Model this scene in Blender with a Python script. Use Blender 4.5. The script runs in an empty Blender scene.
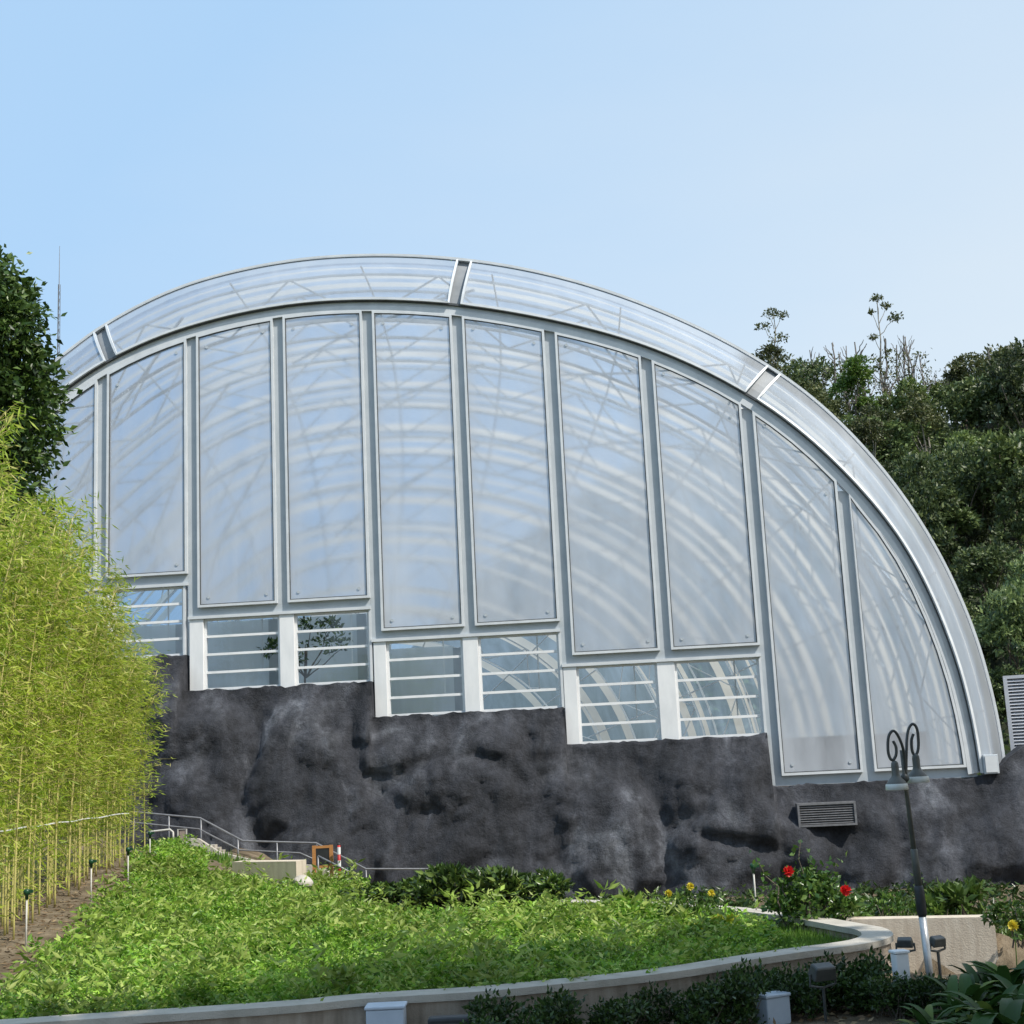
import bpy, math, random
import numpy as np
from math import sin, cos, tan, radians, pi, sqrt
from mathutils import Vector, noise

random.seed(7)
rng = np.random.default_rng(11)
sc = bpy.context.scene
col = sc.collection

# ------------------------------------------------------------------ camera
ZC = 3.8                     # eye height above the path along the rock wall
F = 1400.0                   # focal length in pixels of the square frame
PITCH, ROLL, AZ = radians(10.588), radians(2.7456), radians(4.55)
D = 44.0                     # distance to the glazed front
_fw = Vector((0, cos(PITCH), sin(PITCH))); _up = Vector((0, -sin(PITCH), cos(PITCH))); _rt = Vector((1, 0, 0))
CR = cos(ROLL)*_rt - sin(ROLL)*_up
CU = sin(ROLL)*_rt + cos(ROLL)*_up
from mathutils import Matrix
cam_d = bpy.data.cameras.new('camera'); cam = bpy.data.objects.new('camera', cam_d); col.objects.link(cam)
m3 = Matrix((CR, CU, -_fw)).transposed()
cam.matrix_world = Matrix.Translation((0, 0, ZC)) @ m3.to_4x4()
cam_d.sensor_width = 36; cam_d.lens = 36*F/1024; cam_d.clip_end = 5000; cam_d.clip_start = 0.1
sc.camera = cam

def ray(px, py): return (CR*((px-512)/F) - CU*((py-512)/F) + _fw)
def at_z(px, py, z):
    d = ray(px, py); return Vector((0, 0, ZC)) + d*((z-ZC)/d.z)
def at_y(px, py, y):
    d = ray(px, py); return Vector((0, 0, ZC)) + d*(y/d.y)
def to_px(p):
    v = Vector(p) - Vector((0, 0, ZC)); k = v.dot(_fw)
    if k < .1: return (-9999, -9999)
    return 512 + F*v.dot(CR)/k, 512 - F*v.dot(CU)/k
T = Vector((cos(AZ), -sin(AZ), 0)); NB = Vector((sin(AZ), cos(AZ), 0))
def fac(u, v, z):            # a point of the front: along, into the building, height over the path
    return Vector((0, D, 0)) + T*u + NB*v + Vector((0, 0, z))
def smooth(a, b, x):
    t = min(1, max(0, (x-a)/(b-a))); return t*t*(3-2*t)

# ------------------------------------------------------------------ object helpers
def tag(o, label=None, cat=None, group=None, kind=None):
    if label: o['label'] = label
    if cat: o['category'] = cat
    if group: o['group'] = group
    if kind: o['kind'] = kind
    return o
def link(name, me, mat, parent=None):
    o = bpy.data.objects.new(name, me); col.objects.link(o)
    if mat and not me.materials: me.materials.append(mat)
    if parent: o.parent = parent
    return o
def thing(name, label, cat, loc=(0, 0, 0), rz=0, group=None):
    o = bpy.data.objects.new(name, None); col.objects.link(o)
    o.location = loc; o.rotation_euler = (0, 0, rz); o.empty_display_size = .2
    return tag(o, label, cat, group)
def dup(root, loc, rz=0, s=(1, 1, 1), label=None, group=None):
    r = root.copy(); col.objects.link(r); r.location = loc; r.rotation_euler = (0, 0, rz); r.scale = s
    if label: r['label'] = label
    if group: r['group'] = group
    for ch in list(root.children):
        c = ch.copy(); col.objects.link(c); c.parent = r
        for g in ch.children:
            d = g.copy(); col.objects.link(d); d.parent = c
    return r

class MB:
    def __init__(s): s.v = []; s.f = []
    def add(s, vs, fs):
        b = len(s.v); s.v += [tuple(q) for q in vs]; s.f += [tuple(i+b for i in q) for q in fs]; return s
    def box(s, x0, x1, y0, y1, z0, z1):
        return s.add([(x0,y0,z0),(x1,y0,z0),(x1,y1,z0),(x0,y1,z0),(x0,y0,z1),(x1,y0,z1),(x1,y1,z1),(x0,y1,z1)],
                     [(0,3,2,1),(4,5,6,7),(0,1,5,4),(1,2,6,5),(2,3,7,6),(3,0,4,7)])
    def tube(s, pts, r, n=8, closed=False, caps=True):
        pts = [Vector(p) for p in pts]; N = len(pts)
        rs = r if isinstance(r, (list, tuple)) else [r]*N
        b = len(s.v); prev = None
        for i, p in enumerate(pts):
            a = pts[(i-1) % N] if (closed or i > 0) else p
            c = pts[(i+1) % N] if (closed or i < N-1) else p
            t = (c-a).normalized()
            if prev is None:
                h = Vector((0, 0, 1)) if abs(t.z) < .9 else Vector((1, 0, 0))
                x = t.cross(h).normalized()
            else:
                x = (prev - t*prev.dot(t)); x = x.normalized() if x.length > 1e-6 else t.orthogonal().normalized()
            prev = x; y = t.cross(x)
            for k in range(n):
                an = 2*pi*(k+.5)/n
                s.v.append(tuple(p + (x*cos(an)+y*sin(an))*rs[i]))
        for i in range(N if closed else N-1):
            j = (i+1) % N
            for k in range(n):
                s.f.append((b+i*n+k, b+i*n+(k+1) % n, b+j*n+(k+1) % n, b+j*n+k))
        if caps and not closed:
            s.f.append(tuple(b+k for k in range(n))[::-1]); s.f.append(tuple(b+(N-1)*n+k for k in range(n)))
        return s
    def lathe(s, prof, c=(0, 0, 0), n=20):
        b = len(s.v)
        for r, z in prof:
            for k in range(n):
                a = 2*pi*k/n; s.v.append((c[0]+r*cos(a), c[1]+r*sin(a), c[2]+z))
        for i in range(len(prof)-1):
            for k in range(n):
                s.f.append((b+i*n+k, b+i*n+(k+1) % n, b+(i+1)*n+(k+1) % n, b+(i+1)*n+k))
        return s
    def build(s, name, mat, parent=None, smooth_=False, bevel=0):
        me = bpy.data.meshes.new(name); me.from_pydata(s.v, [], s.f); me.validate(); me.update()
        import bmesh
        bm = bmesh.new(); bm.from_mesh(me); bmesh.ops.recalc_face_normals(bm, faces=bm.faces); bm.to_mesh(me); bm.free()
        if smooth_: me.polygons.foreach_set('use_smooth', [True]*len(me.polygons))
        o = link(name, me, mat, parent)
        if bevel:
            m = o.modifiers.new('b', 'BEVEL'); m.width = bevel; m.segments = 2; m.limit_method = 'ANGLE'
        return o

def spline(P, n=12, closed=False):
    P = [Vector(p) for p in P]; out = []; N = len(P)
    for i in range(N if closed else N-1):
        if closed: a, b, c, d = P[i-1], P[i], P[(i+1) % N], P[(i+2) % N]
        else: a, b, c, d = P[max(i-1, 0)], P[i], P[i+1], P[min(i+2, N-1)]
        for k in range(n):
            t = k/n
            out.append(.5*((2*b)+(c-a)*t+(2*a-5*b+4*c-d)*t*t+(3*b-a-3*c+d)*t**3))
    if not closed: out.append(P[-1])
    return out

# ------------------------------------------------------------------ materials
def nodes_of(name):
    m = bpy.data.materials.new(name); m.use_nodes = True
    nt = m.node_tree; b = nt.nodes['Principled BSDF']; return m, nt, b
def N(nt, typ, **kw):
    n = nt.nodes.new(typ)
    for k, v in kw.items():
        if k in n.inputs.keys() if isinstance(k, str) else False: n.inputs[k].default_value = v
        else: setattr(n, k, v)
    return n
def ramp(nt, stops):
    r = nt.nodes.new('ShaderNodeValToRGB'); e = r.color_ramp.elements
    while len(e) < len(stops): e.new(.5)
    for q, (p, c) in zip(e, stops): q.position = p; q.color = (*c, 1)
    return r
def noise_tex(nt, scale, detail=6, rough=.6, coord='Object', stretch=None, dist=0):
    tc = nt.nodes.new('ShaderNodeTexCoord'); n = nt.nodes.new('ShaderNodeTexNoise')
    n.inputs['Scale'].default_value = scale; n.inputs['Detail'].default_value = detail; n.inputs['Roughness'].default_value = rough
    n.inputs['Distortion'].default_value = dist
    if stretch:
        mp = nt.nodes.new('ShaderNodeMapping'); mp.inputs['Scale'].default_value = stretch
        nt.links.new(tc.outputs[coord], mp.inputs['Vector']); nt.links.new(mp.outputs[0], n.inputs['Vector'])
    else: nt.links.new(tc.outputs[coord], n.inputs['Vector'])
    return n
def mat_noise(name, stops, scale=3, rough=.6, metal=0, bump=0, bscale=None, detail=6, stretch=None, spec=.5):
    m, nt, b = nodes_of(name)
    n = noise_tex(nt, scale, detail, stretch=stretch); r = ramp(nt, stops)
    nt.links.new(n.outputs['Fac'], r.inputs[0]); nt.links.new(r.outputs[0], b.inputs['Base Color'])
    b.inputs['Roughness'].default_value = rough; b.inputs['Metallic'].default_value = metal
    b.inputs['Specular IOR Level'].default_value = spec
    if bump:
        n2 = noise_tex(nt, bscale or scale*6, 8); bp = nt.nodes.new('ShaderNodeBump')
        bp.inputs['Strength'].default_value = bump; bp.inputs['Distance'].default_value = .05
        nt.links.new(n2.outputs['Fac'], bp.inputs['Height']); nt.links.new(bp.outputs[0], b.inputs['Normal'])
    return m
def mat_leaf(name, stops, trans=.3, rough=.45, objvar=.25, spec=.4, patch=0):
    m, nt, b = nodes_of(name)
    g = nt.nodes.new('ShaderNodeNewGeometry'); r = ramp(nt, stops)
    nt.links.new(g.outputs['Random Per Island'], r.inputs[0])
    oi = nt.nodes.new('ShaderNodeObjectInfo')
    mr = nt.nodes.new('ShaderNodeMapRange'); mr.inputs['To Min'].default_value = 1-objvar; mr.inputs['To Max'].default_value = 1+objvar
    nt.links.new(oi.outputs['Random'], mr.inputs['Value'])
    src = mr.outputs[0]
    if patch:
        pn = noise_tex(nt, patch, 3); mp = nt.nodes.new('ShaderNodeMapRange')
        mp.inputs['From Min'].default_value = .3; mp.inputs['From Max'].default_value = .7
        mp.inputs['To Min'].default_value = .6; mp.inputs['To Max'].default_value = 1.35
        nt.links.new(pn.outputs['Fac'], mp.inputs['Value'])
        mm = nt.nodes.new('ShaderNodeMath'); mm.operation = 'MULTIPLY'
        nt.links.new(src, mm.inputs[0]); nt.links.new(mp.outputs[0], mm.inputs[1]); src = mm.outputs[0]
    mx = nt.nodes.new('ShaderNodeVectorMath'); mx.operation = 'SCALE'
    nt.links.new(r.outputs[0], mx.inputs[0]); nt.links.new(src, mx.inputs['Scale'])
    nt.links.new(mx.outputs[0], b.inputs['Base Color'])
    b.inputs['Roughness'].default_value = rough; b.inputs['Specular IOR Level'].default_value = spec
    tr = nt.nodes.new('ShaderNodeBsdfTranslucent'); nt.links.new(mx.outputs[0], tr.inputs['Color'])
    mix = nt.nodes.new('ShaderNodeMixShader'); mix.inputs[0].default_value = trans
    out = nt.nodes['Material Output']
    nt.links.new(b.outputs[0], mix.inputs[1]); nt.links.new(tr.outputs[0], mix.inputs[2]); nt.links.new(mix.outputs[0], out.inputs[0])
    return m
def mat_glaze(name, base, clear, blur, glow=0, tint=(.9, .95, 1), rough=.25, streak=(1.5, 1.5, .15), sc_=1.0, var=.2, brough=.5, cushion=0):
    """sheet glazing: part clear, part frosted, part milky film with streaks of dirt, with a soft gloss"""
    m, nt, b = nodes_of(name)
    n = noise_tex(nt, sc_, 7, .6, stretch=streak, dist=.4); n2 = noise_tex(nt, .2, 4)
    ad = nt.nodes.new('ShaderNodeMath'); ad.operation = 'ADD'; nt.links.new(n.outputs['Fac'], ad.inputs[0]); nt.links.new(n2.outputs['Fac'], ad.inputs[1])
    r = ramp(nt, [(.3, tuple(c*.84 for c in base)), (.7, tuple(min(1, c*1.16) for c in base))])
    hv = nt.nodes.new('ShaderNodeMath'); hv.operation = 'MULTIPLY'; hv.inputs[1].default_value = .5; nt.links.new(ad.outputs[0], hv.inputs[0])
    nt.links.new(hv.outputs[0], r.inputs[0]); nt.links.new(r.outputs[0], b.inputs['Base Color'])
    b.inputs['Roughness'].default_value = rough; b.inputs['IOR'].default_value = 1.45
    tr = nt.nodes.new('ShaderNodeBsdfTransparent'); tr.inputs[0].default_value = (*tint, 1)
    rf = nt.nodes.new('ShaderNodeBsdfRefraction'); rf.inputs['IOR'].default_value = 1.04; rf.inputs['Roughness'].default_value = brough; rf.inputs['Color'].default_value = (*tint, 1)
    film = b.outputs[0]
    if glow:
        tl_ = nt.nodes.new('ShaderNodeBsdfTranslucent'); nt.links.new(r.outputs[0], tl_.inputs['Color'])
        mg = nt.nodes.new('ShaderNodeMixShader'); mg.inputs[0].default_value = glow; nt.links.new(film, mg.inputs[1]); nt.links.new(tl_.outputs[0], mg.inputs[2]); film = mg.outputs[0]
    through = tr.outputs[0]
    if blur:
        mb_ = nt.nodes.new('ShaderNodeMixShader'); mb_.inputs[0].default_value = blur; nt.links.new(tr.outputs[0], mb_.inputs[1]); nt.links.new(rf.outputs[0], mb_.inputs[2]); through = mb_.outputs[0]
    mr = nt.nodes.new('ShaderNodeMapRange'); mr.inputs['From Min'].default_value = .35; mr.inputs['From Max'].default_value = .65
    mr.inputs['To Min'].default_value = clear+var/2; mr.inputs['To Max'].default_value = clear-var/2
    nt.links.new(hv.outputs[0], mr.inputs['Value']); clear_out = mr.outputs[0]
    if cushion:
        tcg = nt.nodes.new('ShaderNodeTexCoord'); sp = nt.nodes.new('ShaderNodeSeparateXYZ'); nt.links.new(tcg.outputs['Generated'], sp.inputs[0])
        def M_(op, a, b_=None):
            q = nt.nodes.new('ShaderNodeMath'); q.operation = op
            for ii, x_ in enumerate((a, b_)):
                if x_ is None: continue
                if isinstance(x_, (int, float)): q.inputs[ii].default_value = x_
                else: nt.links.new(x_, q.inputs[ii])
            return q.outputs[0]
        ex = M_('POWER', M_('ABSOLUTE', M_('MULTIPLY_ADD', sp.outputs['X'], 2.0)), 3.0)
        q_ = ex.node.inputs[0].links[0].from_node.inputs[0].links[0].from_node; q_.inputs[2].default_value = -1.0
        ez = M_('POWER', M_('SUBTRACT', 1.0, sp.outputs['Z']), 4.0)
        clear_out = M_('SUBTRACT', clear_out, M_('MULTIPLY', M_('ADD', ex, M_('MULTIPLY', ez, .6)), cushion))
    mx = nt.nodes.new('ShaderNodeMixShader'); nt.links.new(clear_out, mx.inputs[0])
    nt.links.new(film, mx.inputs[1]); nt.links.new(through, mx.inputs[2]); nt.links.new(mx.outputs[0], nt.nodes['Material Output'].inputs[0])
    return m

M = {}
M['metal'] = mat_noise('painted_steel', [(.3, (.40, .44, .475)), (.7, (.49, .525, .555))], 1.3, .45, 0, .05, 30)
M['edge'] = mat_noise('bare_aluminium', [(.3, (.56, .58, .60)), (.7, (.68, .70, .715))], 2, .55, .1)
M['joint'] = mat_noise('joint_steel', [(.3, (.20, .215, .23)), (.7, (.28, .295, .31))], 2, .6)
M['gasket'] = mat_noise('dark_gasket', [(.3, (.05, .055, .06)), (.7, (.09, .095, .1))], 4, .6)
M['white'] = mat_noise('white_paint', [(.25, (.66, .67, .68)), (.6, (.8, .8, .8))], 2.2, .5, 0, .03, 20, stretch=(1, 1, .3))
M['truss'] = mat_noise('cream_steel', [(.3, (.80, .77, .72)), (.7, (.88, .86, .82))], 2, .5)
M['panel'] = mat_glaze('milky_panel', (.47, .495, .535), .48, .9, tint=(.86, .91, .97), brough=.36, var=.28, cushion=.22)
M['band'] = mat_glaze('milky_band', (.37, .395, .43), .42, .9, tint=(.78, .85, .92), rough=.6, brough=.35)
M['vault'] = mat_glaze('vault_sheet', (.46, .57, .70), .48, 0, .8, tint=(.58, .72, .88), rough=.4, var=.3)
def mat_rib_glow():
    m, nt, b = nodes_of('rib_glow_strip'); tl = nt.nodes.new('ShaderNodeBsdfTranslucent'); mx = nt.nodes.new('ShaderNodeMixShader'); mx.inputs[0].default_value = .75
    n = noise_tex(nt, .5, 4); r = ramp(nt, [(.3, (.62, .60, .57)), (.7, (.82, .78, .71))]); nt.links.new(n.outputs['Fac'], r.inputs[0])
    nt.links.new(r.outputs[0], b.inputs['Base Color']); nt.links.new(r.outputs[0], tl.inputs[0])
    nt.links.new(b.outputs[0], mx.inputs[1]); nt.links.new(tl.outputs[0], mx.inputs[2]); nt.links.new(mx.outputs[0], nt.nodes['Material Output'].inputs[0]); return m
M['ribglow'] = mat_rib_glow()  # translucent strips added so the ribs look pale and sunlit
M['endsheet'] = mat_glaze('end_sheet', (.60, .66, .72), .1, 0, .9, rough=.4, var=.05)
M['frost'] = mat_glaze('frosted_partition', (.90, .92, .90), .12, 0, .55, tint=(.9, 1, 1), rough=.4, var=.06)
M['inner'] = mat_noise('inner_wall', [(.3, (.55, .60, .59)), (.7, (.66, .71, .70))], .8, .7)
M['brown'] = mat_noise('brown_plaster', [(.3, (.25, .19, .16)), (.7, (.33, .27, .24))], .8, .8)
M['dark'] = mat_noise('dark_plastic', [(.3, (.012, .013, .015)), (.7, (.03, .032, .034))], 6, .5)
M['lampgrey'] = mat_noise('lamp_paint', [(.3, (.035, .038, .036)), (.7, (.07, .072, .068))], 8, .4)
M['lampwhite'] = mat_noise('lamp_enamel', [(.3, (.62, .63, .6)), (.7, (.75, .75, .72))], 8, .3)
M['lampbody'] = mat_noise('lamp_zinc', [(.3, (.085, .085, .075)), (.7, (.13, .13, .115))], 8, .45, 0)
M['galv'] = mat_noise('galvanised', [(.3, (.42, .43, .44)), (.7, (.55, .56, .57))], 8, .35, .4)
M['railsteel'] = mat_noise('rail_steel', [(.3, (.15, .15, .16)), (.7, (.24, .24, .25))], 6, .4, .3)
M['green'] = mat_noise('green_plastic', [(.3, (.004, .035, .016)), (.7, (.01, .07, .03))], 6, .4)
M['pvc'] = mat_noise('pale_pvc', [(.3, (.42, .40, .36)), (.7, (.58, .56, .52))], 8, .5)
M['beige'] = mat_noise('beige_render', [(.25, (.46, .38, .30)), (.55, (.60, .52, .42)), (.8, (.68, .60, .5))], 3.0, .85, 0, .25, 40, stretch=(3, 3, .5), spec=.2)
M['wall_shade_stain'] = mat_noise('shaded_stained_render', [(.25, (.20, .165, .13)), (.55, (.36, .30, .24)), (.8, (.46, .40, .33))], 2.2, .9, 0, .3, 40, stretch=(3, 3, .4), spec=.15)  # beige render darkened to carry the wall's shade in its colour, plus stains
M['coping'] = mat_noise('coping_stone', [(.25, (.36, .33, .28)), (.6, (.50, .46, .40)), (.85, (.58, .54, .47))], 2.6, .8, 0, .3, 45, spec=.25)
M['bluebox'] = mat_noise('pale_blue_enamel', [(.3, (.46, .52, .60)), (.7, (.56, .62, .70))], 3, .4)
M['wood'] = mat_noise('orange_wood', [(.3, (.36, .15, .045)), (.7, (.50, .24, .08))], 5, .55, stretch=(1, 1, 8))
M['red'] = mat_noise('red_paint', [(.3, (.35, .02, .02)), (.7, (.5, .035, .03))], 5, .45)
M['louvre'] = mat_noise('louvre_paint', [(.3, (.50, .51, .55)), (.7, (.6, .61, .65))], 2, .45)
M['stone'] = mat_noise('white_stone', [(.3, (.38, .34, .29)), (.7, (.52, .48, .43))], 4, .8, 0, .4, 20)
M['bark'] = mat_noise('bark', [(.3, (.07, .055, .04)), (.7, (.17, .14, .11))], 6, .9, 0, .5, 30)
M['palebark'] = mat_noise('pale_bark', [(.3, (.20, .18, .15)), (.7, (.38, .35, .30))], 6, .9)
M['greybark'] = mat_noise('grey_bark', [(.3, (.13, .115, .10)), (.7, (.24, .21, .19))], 6, .9)
M['culm'] = mat_noise('culm', [(.3, (.36, .34, .10)), (.55, (.52, .46, .17)), (.75, (.55, .44, .22))], 2.5, .4)
M['leaf_forest'] = mat_leaf('leaf_forest', [(0, (.042, .068, .03)), (.5, (.095, .135, .046)), (1, (.18, .23, .08))], .25, objvar=.55)
M['leaf_mid'] = mat_leaf('leaf_mid', [(0, (.055, .088, .03)), (.5, (.12, .17, .046)), (1, (.22, .28, .08))], .25, objvar=.4)
M['leaf_light'] = mat_leaf('leaf_light', [(0, (.05, .10, .016)), (.5, (.09, .16, .026)), (1, (.14, .21, .04))], .3)
M['leaf_olive'] = mat_leaf('leaf_olive', [(0, (.05, .065, .02)), (.5, (.09, .105, .034)), (1, (.14, .15, .055))], .25, objvar=.35)
M['leaf_herb'] = mat_leaf('leaf_herb', [(0, (.16, .24, .03)), (.5, (.27, .38, .06)), (1, (.42, .48, .14))], .4, .45, 0, patch=.8)
M['leaf_dark'] = mat_leaf('leaf_dark', [(0, (.015, .036, .010)), (.5, (.042, .085, .016)), (1, (.11, .17, .035))], .25, .4)
M['leaf_bamboo'] = mat_leaf('leaf_bamboo', [(0, (.19, .30, .025)), (.55, (.40, .51, .05)), (.85, (.56, .60, .11)), (1, (.60, .50, .22))], .5, .45, .2)
M['leaf_bed'] = mat_leaf('leaf_bed', [(0, (.07, .17, .018)), (.45, (.19, .36, .032)), (.8, (.30, .48, .06)), (1, (.50, .57, .18))], .35, .4, 0, patch=.8)
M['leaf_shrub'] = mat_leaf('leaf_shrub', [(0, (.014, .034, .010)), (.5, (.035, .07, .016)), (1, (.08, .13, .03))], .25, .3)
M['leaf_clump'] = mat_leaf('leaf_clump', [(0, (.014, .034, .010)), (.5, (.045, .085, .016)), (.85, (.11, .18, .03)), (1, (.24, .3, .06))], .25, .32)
M['leaf_yellow'] = mat_leaf('leaf_yellow', [(0, (.18, .26, .02)), (.5, (.34, .38, .03)), (1, (.52, .46, .05))], .3)
M['leaf_hib'] = mat_leaf('leaf_hib', [(0, (.03, .075, .014)), (.5, (.07, .14, .024)), (1, (.15, .23, .05))], .25, .3)
M['leaf_strap'] = mat_leaf('leaf_strap', [(0, (.02, .05, .012)), (.5, (.045, .10, .02)), (.8, (.08, .15, .03)), (1, (.26, .28, .05))], .25, .42, spec=.25)
M['grass'] = mat_leaf('grass', [(0, (.07, .16, .018)), (.5, (.12, .24, .028)), (1, (.18, .3, .05))], .3, .5, 0)
M['petal'] = mat_leaf('petal', [(0, (.6, .012, .012)), (1, (.75, .03, .03))], .3, .5, 0)
M['ypetal'] = mat_leaf('ypetal', [(0, (.7, .55, .03)), (1, (.8, .7, .1))], .3, .5, 0)
M['litter'] = mat_leaf('litter', [(0, (.10, .06, .03)), (.5, (.2, .13, .07)), (1, (.3, .22, .12))], .1, .7, 0)
M['string'] = mat_noise('white_string', [(.3, (.7, .7, .7)), (.7, (.8, .8, .8))], 9, .6)

def mat_glass():
    m, nt, b = nodes_of('window_glass')
    tr = nt.nodes.new('ShaderNodeBsdfTransparent'); tr.inputs[0].default_value = (.93, .96, .96, 1)
    gl = nt.nodes.new('ShaderNodeBsdfGlossy'); gl.inputs['Roughness'].default_value = .03
    lw = nt.nodes.new('ShaderNodeLayerWeight'); lw.inputs['Blend'].default_value = .35
    mx = nt.nodes.new('ShaderNodeMixShader')
    mr = nt.nodes.new('ShaderNodeMapRange'); mr.inputs['To Min'].default_value = .06; mr.inputs['To Max'].default_value = .6
    nt.links.new(lw.outputs['Fresnel'], mr.inputs['Value']); nt.links.new(mr.outputs[0], mx.inputs[0])
    nt.links.new(tr.outputs[0], mx.inputs[1]); nt.links.new(gl.outputs[0], mx.inputs[2])
    nt.links.new(mx.outputs[0], nt.nodes['Material Output'].inputs[0])
    return m
M['glass'] = mat_glass()

def mat_rock():
    m, nt, b = nodes_of('rock')
    n1 = noise_tex(nt, .55, 8, .6, stretch=(1, 1, .6), dist=.5); n2 = noise_tex(nt, 4.5, 10, .75); n3 = noise_tex(nt, 1.6, 8, .7, stretch=(1, 1, .22))
    r1 = ramp(nt, [(.34, (.032, .034, .040)), (.5, (.046, .048, .056)), (.58, (.080, .084, .096)), (.68, (.18, .19, .212))])
    nt.links.new(n1.outputs['Fac'], r1.inputs[0])
    r2 = ramp(nt, [(.35, (.68, .68, .68)), (.65, (1.3, 1.3, 1.3))]); nt.links.new(n2.outputs['Fac'], r2.inputs[0])
    r3 = ramp(nt, [(.35, (.66, .66, .66)), (.65, (1.25, 1.25, 1.28))]); nt.links.new(n3.outputs['Fac'], r3.inputs[0])
    mu = nt.nodes.new('ShaderNodeMix'); mu.data_type = 'RGBA'; mu.blend_type = 'MULTIPLY'; mu.inputs[0].default_value = 1; mu.clamp_result = False
    nt.links.new(r1.outputs[0], mu.inputs[6]); nt.links.new(r2.outputs[0], mu.inputs[7])
    mv = nt.nodes.new('ShaderNodeMix'); mv.data_type = 'RGBA'; mv.blend_type = 'MULTIPLY'; mv.inputs[0].default_value = 1
    nt.links.new(mu.outputs[2], mv.inputs[6]); nt.links.new(r3.outputs[0], mv.inputs[7])
    nt.links.new(mv.outputs[2], b.inputs['Base Color']); b.inputs['Roughness'].default_value = .8; b.inputs['Specular IOR Level'].default_value = .25
    n4 = noise_tex(nt, 4.0, 14, .78); bp = nt.nodes.new('ShaderNodeBump'); bp.inputs['Strength'].default_value = .8; bp.inputs['Distance'].default_value = .16
    nt.links.new(n4.outputs['Fac'], bp.inputs['Height']); nt.links.new(bp.outputs[0], b.inputs['Normal'])
    return m
M['rock'] = mat_rock()
M['soil'] = mat_noise('soil', [(.3, (.09, .07, .045)), (.5, (.16, .125, .085)), (.7, (.26, .21, .15))], 2.2, .95, 0, .8, 18, spec=.1)
M['pathmat'] = mat_noise('far_ground', [(.3, (.05, .07, .03)), (.7, (.11, .12, .06))], .05, .95)
M['hill'] = mat_noise('hill_soil', [(.3, (.02, .03, .012)), (.7, (.045, .055, .025))], .3, .95, 0, .6, 2)
M['farhill'] = mat_noise('hazed_far_hill', [(.3, (.06, .11, .10)), (.7, (.10, .16, .13))], .05, .95, 0, 1, .2)  # bluish: the haze of distance is put into the colour

# ------------------------------------------------------------------ leaf clouds
def leaf_mesh(name, P, Dr, L, W, fold=.18, droop=0.0):
    n = len(P); Dr = Dr/np.linalg.norm(Dr, axis=1, keepdims=True)
    h = rng.normal(size=(n, 3)); S = np.cross(Dr, h); S /= np.linalg.norm(S, axis=1, keepdims=True)+1e-9
    Nn = np.cross(S, Dr); L = np.broadcast_to(L, (n,))[:, None]; W = np.broadcast_to(W, (n,))[:, None]
    tip = P+Dr*L; tip[:, 2] -= droop*L[:, 0]
    mid = P+Dr*L*.42
    V = np.stack([P, mid+S*W*.5+Nn*fold*W, tip, mid-S*W*.5+Nn*fold*W], 1).reshape(-1, 3)
    return tri_mesh(name, V, n)
def tri_mesh(name, V, n):
    me = bpy.data.meshes.new(name)
    b = (np.arange(n)*4)[:, None]
    Fc = np.concatenate([b+np.array([0, 1, 2]), b+np.array([0, 2, 3])], 1).reshape(-1)
    me.vertices.add(len(V)); me.vertices.foreach_set('co', V.astype(np.float32).ravel())
    me.loops.add(len(Fc)); me.loops.foreach_set('vertex_index', Fc.astype(np.int32))
    nf = len(Fc)//3; me.polygons.add(nf)
    me.polygons.foreach_set('loop_start', np.arange(nf, dtype=np.int32)*3); me.polygons.foreach_set('loop_total', np.full(nf, 3, dtype=np.int32))
    me.update(calc_edges=True); return me
def blob_points(blobs, n, gap=.5, spread=.16, thick=.28, gscale=.8):
    """leaf positions on the outer shells of a set of blobs, gathered in clumps"""
    blobs = np.array(blobs, float); w = blobs[:, 3]**2; w /= w.sum()
    P, Dd = [], []
    nc = max(8, n//14)
    idx = rng.choice(len(blobs), nc, p=w)
    d = rng.normal(size=(nc, 3)); d /= np.linalg.norm(d, axis=1, keepdims=True)
    d[:, 2] = np.where(d[:, 2] < -.45, -d[:, 2], d[:, 2])
    rr = 1-thick*rng.random(nc)**1.5
    C = blobs[idx, :3]+d*(blobs[idx, 3]*rr)[:, None]*np.array([1, 1, .85])
    k = rng.integers(0, nc, n); r = blobs[idx[k], 3]
    off = rng.normal(size=(n, 3))*(spread*r)[:, None]*np.array([1, 1, .6])
    P = C[k]+off
    Dr = d[k]*.7+rng.normal(size=(n, 3))*.7+np.array([0, 0, -.15])
    return P, Dr
def crown_blobs(rx, rz, n, c=(0, 0, 0), rmin=.3, rmax=.5, flat=1.0):
    out = [(c[0], c[1], c[2], min(rx, rz)*.6)]
    for i in range(n):
        d = Vector(rng.normal(size=3)).normalized(); k = .45+.4*rng.random()
        out.append((c[0]+d.x*rx*k, c[1]+d.y*rx*k, c[2]+d.z*rz*k, rx*(rmin+(rmax-rmin)*rng.random())))
    return out
def limb(mb, p, q, r0, r1, wob=.08, n=5, sides=6):
    p, q = Vector(p), Vector(q); L = (q-p).length; pts = []; rs = []
    for i in range(n+1):
        t = i/n; o = Vector(rng.normal(size=3))*wob*L*(0 if i in (0,) else .5)
        pts.append(p.lerp(q, t)+o*(1 if i < n else 0)); rs.append(r0+(r1-r0)*t)
    mb.tube(pts, rs, sides); return pts

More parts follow.
